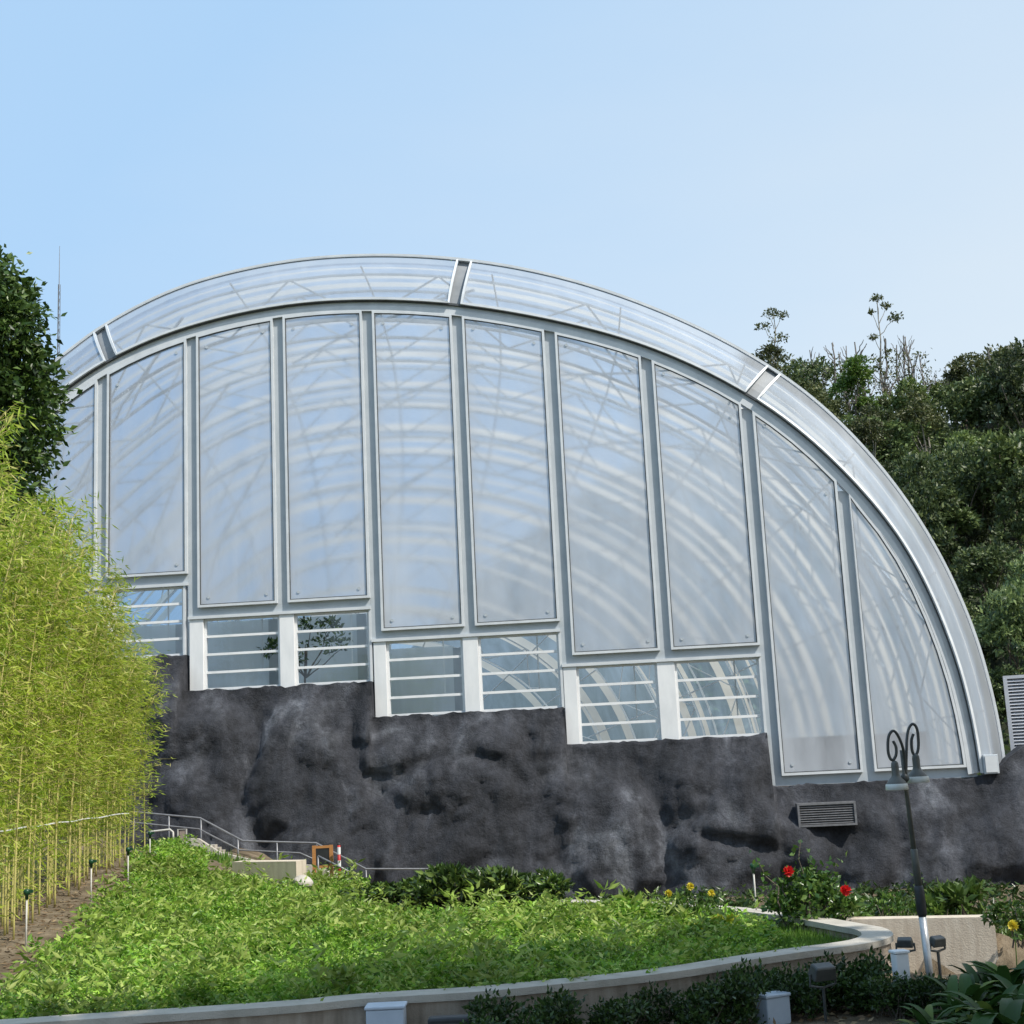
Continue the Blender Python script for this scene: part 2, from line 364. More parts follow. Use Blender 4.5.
# ------------------------------------------------------------------ ground
CZ = ZC-2.4                                   # top of the planter coping
front_px = [(-140,1033),(-40,1028),(60,1021),(200,1012),(300,1005),(367,998.5),(480,991.5),(560,984),(640,976),(700,968),(752,959.5),(809,951),(852,945.5),(880,940.5)]
tip_px = [(893,934.5),(885,928)]
back_px = [(862,923.5),(836,919),(812,915),(782,911),(745,907.5),(705,904.5),(660,902),(600,900),(540,899)]
outer = [at_z(x, y, CZ) for x, y in front_px+tip_px+back_px]
outer = spline([Vector((p.x, p.y, 0)) for p in outer], 6)
def offset(pl, w):
    out = []
    for i, p in enumerate(pl):
        t = (pl[min(i+1, len(pl)-1)]-pl[max(i-1, 0)]).normalized()
        out.append(p+Vector((-t.y, t.x, 0))*w)
    return out
inner = offset(outer, .42)
xs = [p.x for p in outer]; itip = int(np.argmax(xs)); tipx = xs[itip]
fx = np.array([p.x for p in outer[:itip+1]]); fy = np.array([p.y for p in outer[:itip+1]])
bx = np.array([p.x for p in outer[itip:]][::-1]); by = np.array([p.y for p in outer[itip:]][::-1])
def yfront(x): return float(np.interp(x, fx, fy))
def yback(x):
    if x > bx[0]: return float(np.interp(x, bx, by))
    return float(np.interp(x, [-14, -9, -3, bx[0]], [40, 38, 33.5, by[0]]))
LOWW = (at_z(846, 919.5, CZ-.02), at_z(994, 917, CZ-.02))
def in_bed(x, y, m=0.0): return x < tipx-m and yfront(x)+m < y < yback(x)-m
def left_edge(y):          # where the planting stops and the bare strip by the bamboo begins
    return float(np.interp(y, [14, 18.5, 24, 30, 38], [-6.3, -6.75, -7.6, -8.5, -9.9]))
def bedz(x, y):            # soil level inside the bed
    s = smooth(.5, -9.5, x)**4.5; base = -2.72+.1*smooth(17, 30, y)
    return ZC+base+max(0, (y-16.5))/19*.97*s
def G(x, y):
    rock = .06*noise.noise(Vector((x*.5, y*.5, 3)))
    if in_bed(x, y, .2): return bedz(x, y)+rock*.6
    if y <= yfront(x)+.2 and x < tipx+.3: return ZC-2.98+rock
    if x < left_edge(y)+1: return bedz(x, y)+rock-(1.3*smooth(36.8, 40, y)*smooth(-13, -10.5, x))
    t = smooth(19, 26, y)
    z = (ZC-2.98)*(1-t)+.0*t
    if LOWW and x > 1.5 and y > LOWW[0].y+(LOWW[1].y-LOWW[0].y)*(x-LOWW[0].x)/(LOWW[1].x-LOWW[0].x)+.15: z = max(z, (CZ-.22)*smooth(29, 25, y))*smooth(LOWW[1].x+1.6, LOWW[1].x-.2, x)+z*(1-smooth(LOWW[1].x+1.6, LOWW[1].x-.2, x))
    if x < 2: z = max(z, (bedz(x, y)-.45)*smooth(2, -6, x))
    return z+rock
def ground_hit(px, py, y0=9, y1=43):
    d = ray(px, py); y = y0
    while y < y1:
        p = Vector((0, 0, ZC))+d*(y/d.y)
        if p.z <= G(p.x, p.y): return Vector((p.x, p.y, G(p.x, p.y)))
        y += .05
    return Vector((p.x, p.y, G(p.x, p.y)))

def grid(name, x0, x1, y0, y1, step, fn, mat):
    nx, ny = int((x1-x0)/step)+1, int((y1-y0)/step)+1
    V = [(x0+i*step, y0+j*step, fn(x0+i*step, y0+j*step)) for j in range(ny) for i in range(nx)]
    Fs = [(j*nx+i, j*nx+i+1, (j+1)*nx+i+1, (j+1)*nx+i) for j in range(ny-1) for i in range(nx-1)]
    mb = MB(); mb.v = V; mb.f = Fs
    return mb.build(name, mat, None, True)
tag(grid('garden_soil', -24, 26, -6, 46, .25, G, M['soil']), kind='structure')
mb = MB(); S = 4000; mb.add([(-S,-S,-.5),(S,-S,-.5),(S,S,-.5),(-S,S,-.5)], [(0,1,2,3)])
tag(mb.build('ground', M['pathmat']), kind='structure')

# ------------------------------------------------------------------ greenhouse
GH = thing('greenhouse', 'large arched greenhouse with milky glazed panels in grey frames above the dark rock wall', 'greenhouse', (0, D, 0), -AZ)
OUT = [(14.42,-1.0),(14.4,0.2),(14.15,2.7),(13.42,5.4),(12.2,8.05),(10.55,10.4),(8.6,12.35),(5.5,14.35),(2.0,15.95),(-1.3,16.85),(-4.3,17.25),(-6.7,17.3),(-9.5,17.0),(-11.7,16.4),(-13.7,15.42),(-14.85,14.66),(-17,13.0),(-19.5,10.5),(-21.8,7.2),(-23.2,3.5),(-23.9,-1.0)]
INN = [(13.68,-1.0),(13.62,0.0),(13.45,2.0),(12.98,3.95),(12.15,6.3),(10.55,8.7),(7.85,11.45),(4.04,13.55),(1.22,14.52),(-1.62,15.22),(-4.35,15.57),(-6.75,15.62),(-10.49,15.15),(-13.25,14.15),(-14.8,13.2),(-17,11.5),(-19.3,9),(-21.2,6),(-22.4,3),(-22.9,-1.0)]
CX, CZc = -4.8, -2.7
def polar(P):
    S_ = spline([Vector((a, b, 0)) for a, b in P], 10)
    a = np.array([math.atan2(p.y-CZc, p.x-CX) for p in S_]); r = np.array([math.hypot(p.x-CX, p.y-CZc) for p in S_])
    k = np.convolve(np.pad(r, 6, mode='edge'), np.ones(13)/13, 'valid')
    return a, k
aO, rO = polar(OUT); aI, rI = polar(INN)
def RO(t): return float(np.interp(t, aO, rO))
def RI(t): return float(np.interp(t, aI, rI))
def pol(r, t): return (CX+r*cos(t), CZc+r*sin(t))
A0, A1 = math.atan2(-.3-CZc, 14.4-CX), math.atan2(-.2-CZc, -23.8-CX)
if A1 < 0: A1 += 2*pi
def G3(u, z, v): return (u, v, z+ZC)
def JR(t): return RI(t)-.32
NJ = 220
ths = np.linspace(A0-.05, A1, NJ)
J = [pol(JR(t), t) for t in ths]
# --- strip of steel under the arch band
def arc_solid(name, ra, rb, v0, v1, mat, t0, t1, n, parent=GH):
    mb = MB(); V = []
    for i in range(n+1):
        t = t0+(t1-t0)*i/n
        for r, v in ((ra(t), v0), (rb(t), v0), (rb(t), v1), (ra(t), v1)):
            u, z = pol(r, t); V.append(G3(u, z, v))
    Fs = []
    for i in range(n):
        a, b = i*4, i*4+4
        for k in range(4): Fs.append((a+k, a+(k+1) % 4, b+(k+1) % 4, b+k))
    Fs += [(0, 1, 2, 3), (n*4+3, n*4+2, n*4+1, n*4)]
    mb.add(V, Fs); return mb.build(name, mat, parent)
arc_solid('arch_beam', lambda t: RI(t)-.30, lambda t: RI(t)+.05, -.10, .3, M['edge'], A0-.012, A1, 150)
arc_solid('arch_soffit_shade', lambda t: RI(t)-.02, lambda t: RI(t)+.05, -.21, -.103, M['gasket'], A0-.01, A1, 150)  # dark ribbon under the band: the gap's shadow put into its colour
arc_solid('arch_trim', lambda t: RI(t)-.34, lambda t: RI(t)-.16, -.16, -.105, M['edge'], A0-.012, A1, 150)
# --- beveled band of roof panels
JT = [math.atan2(12.0-CZc, 8.3-CX), math.atan2(16.4-CZc, -1.32-CX), math.atan2(15.0-CZc, -13.5-CX)]
cuts = [A0-.012]+JT+[A1]
gapw = .24/20
def band_pt(t, k, lift=0):   # k 0 inner edge .. 1 outer edge
    r = RI(t)+.05+(RO(t)+.12-RI(t)-.05)*k
    u, z = pol(r, t); return Vector(G3(u, z, -.24+.67*k*k*.6+.67*k*.4-lift))
for i in range(len(cuts)-1):
    t0, t1 = cuts[i]+(gapw if i else 0), cuts[i+1]-gapw
    n = max(14, int((t1-t0)*60)); mb = MB(); K = 5
    V = [band_pt(t0+(t1-t0)*a/n, b/K) for a in range(n+1) for b in range(K+1)]
    Fs = [(a*(K+1)+b, a*(K+1)+b+1, (a+1)*(K+1)+b+1, (a+1)*(K+1)+b) for a in range(n) for b in range(K)]
    mb.add(V, Fs); bp = mb.build('arch_panel', M['band'], GH, True)
    fr = MB(); tt = [t0+(t1-t0)*a/n for a in range(n+1)]
    loop = [band_pt(t, 0, .02) for t in tt]+[band_pt(t1, b/K, .02) for b in range(1, K)]+[band_pt(t, 1, .02) for t in tt[::-1]]+[band_pt(t0, b/K, .02) for b in range(K-1, 0, -1)]
    fr.tube(loop, .055, 4, closed=True); fr.build('panel_frame', M['edge'], bp)
    if i:
        tj = cuts[i]; g = MB()
        V = [band_pt(tj+s*gapw*.92, b/K)+Vector((0, .12, 0)) for b in range(K+1) for s in (-1, 1)]
        g.add(V, [(2*b, 2*b+1, 2*b+3, 2*b+2) for b in range(K)]); g.build('arch_joint', M['joint'], GH)
arc_solid('ridge_trim', lambda t: RO(t)+.08, lambda t: RO(t)+.17, .36, .52, M['edge'], A0-.012, A1, 160)
# --- vault sheet, trusses and purlins behind the front
VD = 27.0
def shell(v): return sqrt(max(.04, 1-(max(v, 0)/29.0)**2))
def vpt(r, t, v):           # a point of the shell: the arch drawn in towards its middle as it runs back
    k = shell(v); u, z = pol(r, t); return Vector(G3(-13.0+(u+13.0)*k, -3.2+(z+3.2)*k, v))
mb = MB(); n = 60; VS = [.45, 4, 8, 12, 15, 18, 20.5, 23, 25, VD]; V = []
for a in range(n+1):
    t = A0+(A1-A0)*a/n
    for v in VS: V.append(vpt(RO(t)-.12, t, v))
TV = [1.0, 1.9, 2.6, 4.0, 4.7, 5.6, 7.2, 8.0, 8.7, 10.3, 11.1, 11.8, 13.4, 14.3, 15.0, 16.6, 17.4, 18.2, 19.8, 20.5, 21.4, 23.0, 23.9, 25.2]
HWD = [.07+.14*((i_*7) % 5)/4 for i_ in range(len(TV))]
def strip(name, va, vb, mat, dr=0):
    V = []; K = 1 if vb-va < .9 else 2
    for a in range(n+1):
        t = A0+(A1-A0)*a/n
        for k in range(K+1): V.append(vpt(RO(t)-.12-dr, t, va+(vb-va)*k/K))
    MB().add(V, [((K+1)*a+k, (K+1)*a+k+1, (K+1)*(a+1)+k+1, (K+1)*(a+1)+k) for a in range(n) for k in range(K)]).build(name, mat, GH, True)
edge = .45
for tv, hw in zip(TV, HWD):
    strip('vault_sheet', edge, tv-hw, M['vault']); strip('rib_glow_strip', tv-hw, tv+hw, M['ribglow']); edge = tv+hw
strip('vault_sheet', edge, VD, M['vault'])
mb = MB(); V = [vpt(RO(A0+(A1-A0)*a/n)-.12, A0+(A1-A0)*a/n, VD) for a in range(n+1)]
mb.add(V, [tuple(range(n+1))]); mb.build('end_wall', M['endsheet'], GH)
def truss(v):
    mb = MB(); n = 44
    tt = [A0+(A1-A0)*a/n for a in range(n+1)]
    o = [vpt(RO(t)-.35, t, v) for t in tt]; q = [vpt(RO(t)-1.75, t, v+.5) for t in tt]
    mb.tube(q, .06, 4); mb.tube(o, .05, 4)
    for a in range(0, n, 4):
        mb.tube([o[a], q[a+2]], .035, 4); mb.tube([q[a+2], o[a+4]], .035, 4)
    return mb.build('arch_truss', M['truss'], GH)
for v in TV[::2]: truss(v)
for j in range(13):
    t = A0+.08+(A1-A0-.16)*j/12
    MB().tube([vpt(RO(t)-.25, t, v) for v in VS], .035, 4).build('purlin', M['truss'], GH)
for v0_, v1_ in zip(TV[:-6:6], TV[6::6]):
    for a in range(3, 38, 8):
        t0, t1 = A0+(A1-A0)*a/44, A0+(A1-A0)*(a+6)/44
        MB().tube([vpt(RO(t0)-.7, t0, v0_), vpt(RO((t0+t1)/2)-.7, (t0+t1)/2, (v0_+v1_)/2), vpt(RO(t1)-.7, t1, v1_)], .05, 4).build('cross_brace', M['truss'], GH)
MB().box(-23.3, 13.6, .6, VD-.1, .2, .6).build('floor', M['brown'], GH)
MB().box(7.2, 13.2, 4.5, 6.5, .6, 4.55).build('reflection_block', M['brown'], GH)  # brown block added inside, imitating the landscape reflected low in the right panels
MB().box(-19.5, -4.5, 2.6, 2.75, .6, 9.35).box(-4.497, -2.4, 2.6, 2.75, .6, 8.1).build('partition', M['frost'], GH)
for u in (-17.6, -14.6, -11.6, -8.4, -5.4, -2.2): MB().box(u-.16, u+.16, 2.2, 2.5, .6, 9.3 if u < -4.5 else 8.0).build('inner_column', M['metal'], GH)

# --- front: mullions, headers, panels, posts, windows
MU = {-2: -22.6, -1: -19.55, 0: -16.5, 1: -13.46, 2: -10.42, 3: -7.48, 4: -4.48, 5: -1.5, 6: 1.51, 7: 4.58, 8: 7.65, 9: 10.42}
PB = {-1: 7.95, 0: 6.85, 1: 6.85, 2: 5.72, 3: 5.72, 4: 4.64, 5: 4.64, 6: 3.55, 7: 3.55, 8: -.44, 9: -.44}
HB = {0: 6.49, 2: 5.38, 4: 4.33, 6: 3.22, 8: -.74}       # lower edge of each header
def zJ(u):
    best = None
    for (a, b), (c, d) in zip(J[:-1], J[1:]):
        if min(a, c) <= u <= max(a, c) and a != c:
            z = b+(d-b)*(u-a)/(c-a); best = z if best is None else max(best, z)
    return best
HW = .17
mbot = {-1: 7.6, 0: 6.49, 1: 6.49, 2: 5.38, 3: 5.38, 4: 4.33, 5: 4.33, 6: 3.22, 7: 3.22, 8: -.74, 9: -.74}
for k, u in MU.items():
    if k < -1: continue
    zt = min(zJ(u-HW), zJ(u+HW))+.1
    MB().box(u-HW, u+HW, -.03, .25, mbot[k]+ZC, zt+ZC).build('mullion', M['metal'], GH)
for k, hb in HB.items():
    u0 = MU[k]-HW-.004; u1 = MU[k+2]-HW-.003 if k < 8 else 13.62
    MB().box(u0, u1, -.036, .24, hb+ZC, PB[k]+.02+ZC).build('header', M['metal'], GH)
    if k < 8: MB().box(u0, u1+.006, -.1, -.037, hb+ZC-.02, hb+.075+ZC).build('header_lip', M['edge'], GH)
def inset(poly, w):
    n = len(poly); out = []
    for i in range(n):
        a, b, c = (Vector(poly[(i+d) % n]) for d in (-1, 0, 1))
        e0, e1 = (b-a).normalized(), (c-b).normalized()
        n0, n1 = Vector((-e0.y, e0.x)), Vector((-e1.y, e1.x))
        m_ = (n0+n1); m_ = m_/max(.35, m_.dot(n0)) if m_.length > 1e-6 else n0
        out.append(b+m_*w)
    return out
def ring(poly, w, v0, v1, name, mat, parent):
    q = inset(poly, w); n = len(poly); V = []
    for p in poly: V += [G3(p[0], p[1], v0), G3(p[0], p[1], v1)]
    for p in q: V += [G3(p[0], p[1], v0), G3(p[0], p[1], v1)]
    Fs = []
    for i in range(n):
        j = (i+1) % n; o = 2*n
        Fs += [(2*i, 2*j, o+2*j, o+2*i), (2*i, 2*i+1, 2*j+1, 2*j), (o+2*i, o+2*j, o+2*j+1, o+2*i+1), (2*i+1, o+2*i+1, o+2*j+1, 2*j+1)]
    return MB().add(V, Fs).build(name, mat, parent)
Jp = [p for p in J]
def panel_poly(k):
    u0 = MU[k]+.17; zb = PB[k]
    u1 = MU[k+1]-.17 if k < 9 else 99
    pts = []
    if k == 9:
        cand = [p for p in Jp if p[0] > u0 and p[1] > zb and p[1] < zJ(u0)]
        cand.sort(key=lambda p: p[1]); ub = cand[0][0]-.03
        pts = [(u0, zb), (ub, zb)]+[(a-.03, b) for a, b in cand[2::4]]+[(u0, zJ(u0)-.02)]
    else:
        pts = [(u0, zb), (u1, zb), (u1, zJ(u1)-.02)]
        for s in (.75, .5, .25): pts.append((u0+(u1-u0)*s, zJ(u0+(u1-u0)*s)-.02))
        pts.append((u0, zJ(u0)-.02))
    return [Vector(p) for p in pts]
for k in range(-1, 10):
    poly = panel_poly(k)
    fr = ring(poly, .075, -.17, -.037, 'panel', M['edge'], GH)
    q = inset(poly, .07); MB().add([G3(p.x, p.y, -.11) for p in q], [tuple(range(len(q)))]).build('glazing', M['panel'], fr)
    q1 = inset(poly, .075); ring(q1, .028, -.15, -.115, 'gasket', M['gasket'], fr)
    # little fixing plates near the corners
    if k >= 1 and k < 9:
        bo = MB()
        for (cu, cz) in ((q[0].x+.28, q[0].y+.25), (q[1].x-.28, q[1].y+.25), (q[2].x-.28, q[2].y-.36), (q[-1].x+.28, q[-1].y-.36)):
            bo = MB().lathe([(0, 0), (.05, 0), (.05, .015), (0, .015)], (0, 0, 0), 10)
            o = bo.build('fixing', M['metal'], fr); o.location = (cu, -.12, cz+ZC); o.rotation_euler = (pi/2, 0, 0)
def window(u0, u1, z0, z1):
    f = MB(); w = .07; v0, v1 = .04, .16
    f.box(u0, u0+w, v0, v1, z0+ZC, z1+ZC); f.box(u1-w, u1, v0, v1, z0+ZC, z1+ZC)
    f.box(u0+w, u1-w, v0, v1, z0+ZC, z0+.08+ZC); f.box(u0+w, u1-w, v0, v1, z1-.07+ZC, z1+ZC)
    fr = f.build('window', M['white'], GH)
    h = (z1-z0)/4
    for r in range(1, 4):
        z = z0+h*r; MB().box(u0+w, u1-w, v0+.01, v1-.01, z-.04+ZC, z+.04+ZC).build('glazing_bar', M['white'], fr)
    um = u0+(u1-u0)*.72; MB().box(um-.02, um+.02, v1+.3, v1+.34, z0+h+ZC, z1+ZC).build('inner_mullion', M['white'], fr)
    MB().add([G3(u0+.03, z0+.03, .10), G3(u1-.03, z0+.03, .10), G3(u1-.03, z1-.03, .10), G3(u0+.03, z1-.03, .10)], [(0, 1, 2, 3)]).build('pane', M['glass'], fr)
def post(u0, u1, z0, z1): MB().box(u0, u1, -.05, .3, z0+ZC, z1+ZC).build('post', M['white'], GH, bevel=.015)
SILL = {0: 4.22, 2: 3.06, 4: 1.94, 6: .80}
for k, (a, b, c, d, e, g) in {0: (-16.6, -16.1, -13.62, -13.12, -10.76, 0), 2: (-10.56, -10.1, -7.62, -7.14, -4.72, 0), 4: (-4.6, -4.2, -1.76, -1.27, 1.27, 0), 6: (1.36, 1.77, 4.27, 4.82, 7.41, 0)}.items():
    zs, zt = SILL[k], HB[k]-.02
    post(a, b, zs-.12, zt); post(c, d, zs-.12, zt)
    window(b+.004, c-.004, zs, zt); window(d+.004, e, zs, zt)
    MB().box(e, e+.075, -.06, .25, zs+ZC, zt+ZC).build('post', M['edge'], GH)

# ------------------------------------------------------------------ rock wall
def rock_top(u):
    if u < -16.66: return 5.3
    if u < -10.64: return 4.24
    if u < -4.64: return 3.07
    if u < 1.34: return 1.95
    if u < 7.49: return .81
    if u < 13.7: return -.735
    return -.72+.75*smooth(13.7, 15.2, u)+.5*smooth(16, 20, u)+.15*noise.noise(Vector((u*.9, 0, 5)))
steps_u = [-16.66, -10.64, -4.64, 1.34, 7.49, 13.7]
ux = list(np.arange(-22, 26, .13))
for s in steps_u: ux = [x for x in ux if abs(x-s) > .08]+[s-.02, s+.02]
ux.sort(); NR = 84
def zt_soft(u): return sum(rock_top(u+d) for d in (-2.4,-1.6,-.8,0,.8,1.6,2.4))/7
def rock_v(u, z, zt):
    p = Vector((u, z*1.1, 0))
    big = noise.fractal(Vector((u*.20, z*.26, 4.1)), 1, 2, 3)
    wx, wz = .35*noise.noise(p*.45), .35*noise.noise(p*.4+Vector((7, 0, 0)))
    cell = noise.voronoi(Vector((u*.36+wx, z*.24+wz, 9.3)))[0]
    c2 = noise.voronoi(Vector((u*.85+wx*2, z*.6+wz*2, 2.3)))[0]
    ridge = 1.0*(.62-min(.62, cell[0]**2*1.1))+.28*smooth(0, .3, cell[1]-cell[0])+.22*(.6-min(.6, c2[0]**2))+.07*smooth(0, .18, c2[1]-c2[0])
    mid = noise.fractal(Vector((u*.8, z*.9, 1.7)), .9, 2, 5)
    fine = noise.fractal(Vector((u*2.8, z*3.2, 2.2)), .8, 2, 5)
    depth = zt-z
    lean = .25+.22*depth*.6
    k = smooth(0, 1.3, depth); ds = zt_soft(u)+.5-z; lean = .25+.13*max(0, ds)
    return -(lean*smooth(-.2, 3, ds)*(.3+.7*k)+.12 + (.68*ridge+.42*big+.13*mid)*(.18+.82*k)+.075*fine)
mb = MB(); V = []; ncol = len(ux)
for u in ux:
    zt = rock_top(u)
    for r in range(NR+1):
        z = min(zt, -5.0+10.4*r/NR); t = smooth(1.2, 0, zt-z)
        v = min(-.08, rock_v(u, z, zt))
        zz = z+(.09*noise.noise(Vector((u*1.7, 0, 8)))+.05*noise.noise(Vector((u*6, 0, 3))))*t
        V.append((u, v, zz+ZC))
    V.append((u, .6, zz+ZC))
R1 = NR+2
Fs = [(i*R1+r, (i+1)*R1+r, (i+1)*R1+r+1, i*R1+r+1) for i in range(ncol-1) for r in range(R1-1)]
mb.add(V, Fs)
rock = mb.build('rock_wall', M['rock'], None, True); rock.location = (0, D, 0); rock.rotation_euler = (0, 0, -AZ)
tag(rock, 'dark grey artificial rock wall stepping down under the greenhouse windows', 'rock wall')

# vent grille in the rock
def on_fac(o, u, v, z): o.location = fac(u, v, z+ZC); o.rotation_euler = (0, 0, -AZ); return o
vg = on_fac(thing('vent_grille', 'small grey louvred vent grille set in the rock wall below the big right panels', 'vent'), 8.95, min(rock_v(8.95+a_, -1.6+b_, -.735) for a_ in (-.8, 0, .8) for b_ in (-.3, 0, .3))+.03, -1.6)
f = MB(); w, h = 1.7, .68
f.box(-w/2, w/2, -.05, .5, h/2-.06, h/2); f.box(-w/2, w/2, -.05, .5, -h/2, -h/2+.06); f.box(-w/2, -w/2+.06, -.05, .5, -h/2+.06, h/2-.06); f.box(w/2-.06, w/2, -.05, .5, -h/2+.06, h/2-.06)
f.build('frame', M['railsteel'], vg)
s = MB()
for i in range(8):
    z = -h/2+.10+i*.068; s.add([(-w/2+.06, -.03, z-.02), (w/2-.06, -.03, z-.02), (w/2-.06, .04, z+.03), (-w/2+.06, .04, z+.03)], [(0, 1, 2, 3)])
s.build('slats', M['railsteel'], vg)
MB().box(-w/2+.05, w/2-.05, .10, .12, -h/2+.05, h/2-.05).build('backing', M['dark'], vg)

# louvred box at the right edge, on top of the rock
lb = on_fac(thing('louvred_enclosure', 'pale grey louvred plant enclosure standing on the rock right of the greenhouse', 'enclosure'), 15.2, 1.6, -.25)
h = 2.55; w = 2.2
b = MB(); b.box(-.04, w, .06, .46, 0, h-.02); b.build('casing', M['dark'], lb); lb.rotation_euler = (0, 0, -.34)
f = MB(); f.box(-.1, .02, -.06, .5, 0, h); f.box(w, w+.1, -.06, .5, 0, h); f.box(.02, w, -.06, .5, h-.1, h); f.box(.02, w, -.06, .5, 0, .08); f.build('frame', M['louvre'], lb)
s = MB(); n = 23
for i in range(n):
    z = .1+i*(h-.2)/n; s.add([(.02, -.05, z), (w, -.05, z), (w, .05, z+.085), (.02, .05, z+.085), (.02, -.05, z+.012), (w, -.05, z+.012)], [(4, 5, 2, 3), (0, 1, 5, 4)])
s.build('slats', M['louvre'], lb)
bx_ = on_fac(thing('junction_box', 'small pale metal box beside the foot of the arch', 'box'), 13.98, -.28, -.72)
MB().box(-.22, .22, -.1, .25, .05, .62).build('casing', M['metal'], bx_, bevel=.02)
MB().box(-.17, .17, -.125, -.101, .1, .57).build('door', M['edge'], bx_)

# ------------------------------------------------------------------ planter wall round the bed
pw = thing('planter_wall', 'low curved planter wall with pale stone coping around the green bed', 'wall')
def wall_strip(name, a, b, z0, z1, mat, parent):
    n = len(a); V = []
    for p, q in zip(a, b): V += [(p.x, p.y, z0), (q.x, q.y, z0), (q.x, q.y, z1), (p.x, p.y, z1)]
    Fs = []
    for i in range(n-1):
        for k in range(4): Fs.append((4*i+k, 4*i+(k+1) % 4, 4*i+4+(k+1) % 4, 4*i+4+k))
    Fs += [(0, 1, 2, 3), (4*n-1, 4*n-2, 4*n-3, 4*n-4)]
    return MB().add(V, Fs).build(name, mat, parent)
wall_strip('wall_body', offset(outer, .04), offset(outer, .38), .3, CZ-.083, M['wall_shade_stain'], pw)
wall_strip('coping', outer, inner, CZ-.08, CZ, M['coping'], pw)
# second low wall going right
p0, p1 = at_z(846, 919.5, CZ-.02), at_z(994, 917, CZ-.02)
lw = thing('low_wall', 'straight beige rendered low wall behind the lamp post, leaving the tip of the curved planter', 'wall')
dirv = (p1-p0).normalized(); nrm = Vector((-dirv.y, dirv.x, 0))
a = [p0+dirv*(p1-p0).length*t for t in (0, .25, .5, .75, 1)]
wall_strip('wall_body', a, [q+nrm*.35 for q in a], .2, CZ-.02, M['beige'], lw)

# ------------------------------------------------------------------ leafy bed
def scatter(n, xr, yr, test):
    P = []
    while len(P) < n:
        x, y = rng.uniform(*xr), rng.uniform(*yr)
        if test(x, y): P.append((x, y))
    return P
grass_edge = at_z(745, 930, CZ-.2).x
def shrubzone(x, y): return False
def bed_test(x, y):
    if not in_bed(x, y, .45): return False
    e = left_edge(y)+.5*noise.noise(Vector((y*.7, 0, 0)))
    if x < e: return False
    if x < e+.8 and rng.random() < .6: return False
    if x > grass_edge+.4*noise.noise(Vector((y, 2, 0))): return False
    px, py_ = to_px((x, y, bedz(x, y)))
    if px > 900 or px < -60: return False
    if ((px-452)/118)**2+((py_-909)/20)**2 < 1: return False
    if 205 < px < 310 and py_ < 884: return False
    dn = (18/y)**.8
    return rng.random() < dn
def rim(x, y): return .3+.7*smooth(.2, 3.2, yback(x)-y) if x > -.2 else 1
def plant_cloud(name, pts, per, hgt, L, W, zfn, mat, var=1.0):
    P, Dr, Ls = [], [], []
    for (x, y) in pts:
        lo = noise.noise(Vector((x*.9, y*.9, 7))); mi = noise.noise(Vector((x*2.1, y*2.1, 0)))
        if mi+.4*lo < -.42*1/max(var, .01)*1.0 and rng.random() < .8: continue
        hh = hgt*max(.25, .55+.5*lo*var+.45*mi*var+.75*rng.random()**3)
        hh *= rim(x, y) if zfn is bedz else 1; sz = .65+.9*rng.random()**2+.3*max(0, lo); z = zfn(x, y); n_ = int(per*(.6+.8*rng.random()))
        lx, ly = rng.normal()*.12, rng.normal()*.12
        for k in range(n_):
            a = rng.uniform(0, 2*pi); t = rng.random()**.6
            P.append((x+lx*t+rng.normal()*.05, y+ly*t+rng.normal()*.05, z+hh*t)); Dr.append((cos(a), sin(a), rng.uniform(-.25, 1.1))); Ls.append(L*sz*(.6+.7*rng.random())*(1+.012*max(0, y-16)))
    Ls = np.array(Ls)
    return leaf_mesh(name, np.array(P), np.array(Dr), Ls, Ls*W)
CL0 = [ground_hit(x_, 916, 20, 40) for x_ in (338, 566)]
def bed_h(x, y): return bedz(x, y)
bp = scatter(12500, (-10, tipx), (14.5, 38), bed_test)
o = link('ground_cover', plant_cloud('ground_cover', bp, 24, .36, .078, .40, bedz, M['leaf_bed']), M['leaf_bed'])
tag(o, kind='stuff')
sp_ = scatter(1500, (-10, tipx), (14.5, 36), lambda x, y: bed_test(x, y) and noise.noise(Vector((x*.5, y*.5, 3))) > -.1)
tag(link('herbs', plant_cloud('herbs', sp_, 16, .62, .13, .3, bedz, M['leaf_light']), M['leaf_herb']), kind='stuff')
# lawn at the right tip
gp = scatter(9000, (grass_edge-.5, tipx), (15, 26), lambda x, y: in_bed(x, y, .42))
P = np.array([(x, y, bedz(x, y)) for x, y in gp]); Dr = rng.normal(size=P.shape)*.45+np.array([0, 0, 1])
tag(link('grass', leaf_mesh('grass', P, Dr, .16+.1*rng.random(len(P)), .012), M['grass']), kind='stuff')
# weeds and grass on the strip behind the bed and the terrace by the stairs
def strip_test(x, y): return x > left_edge(y)-.2 and not in_bed(x, y, -.3) and 30 < y < 40 and x < 0
gp = scatter(5000, (-11, 0), (31, 40), strip_test)
P = np.array([(x, y, G(x, y)) for x, y in gp]); Dr = rng.normal(size=P.shape)*.5+np.array([0, 0, 1])
tag(link('weeds', leaf_mesh('weeds', P, Dr, .3+.15*rng.random(len(P)), .05), M['grass']), kind='stuff')
gp = scatter(9000, (-2, 13), (20.2, 30), lambda x, y: not in_bed(x, y, -.5) and y > LOWW[0].y+(LOWW[1].y-LOWW[0].y)*(x-LOWW[0].x)/(LOWW[1].x-LOWW[0].x)+.5)
P = np.array([(x, y, G(x, y)) for x, y in gp]); Dr = rng.normal(size=P.shape)*.5+np.array([0, 0, 1])
tag(link('back_grass', leaf_mesh('back_grass', P, Dr, .2+.12*rng.random(len(P)), .03), M['leaf_hib']), kind='stuff')
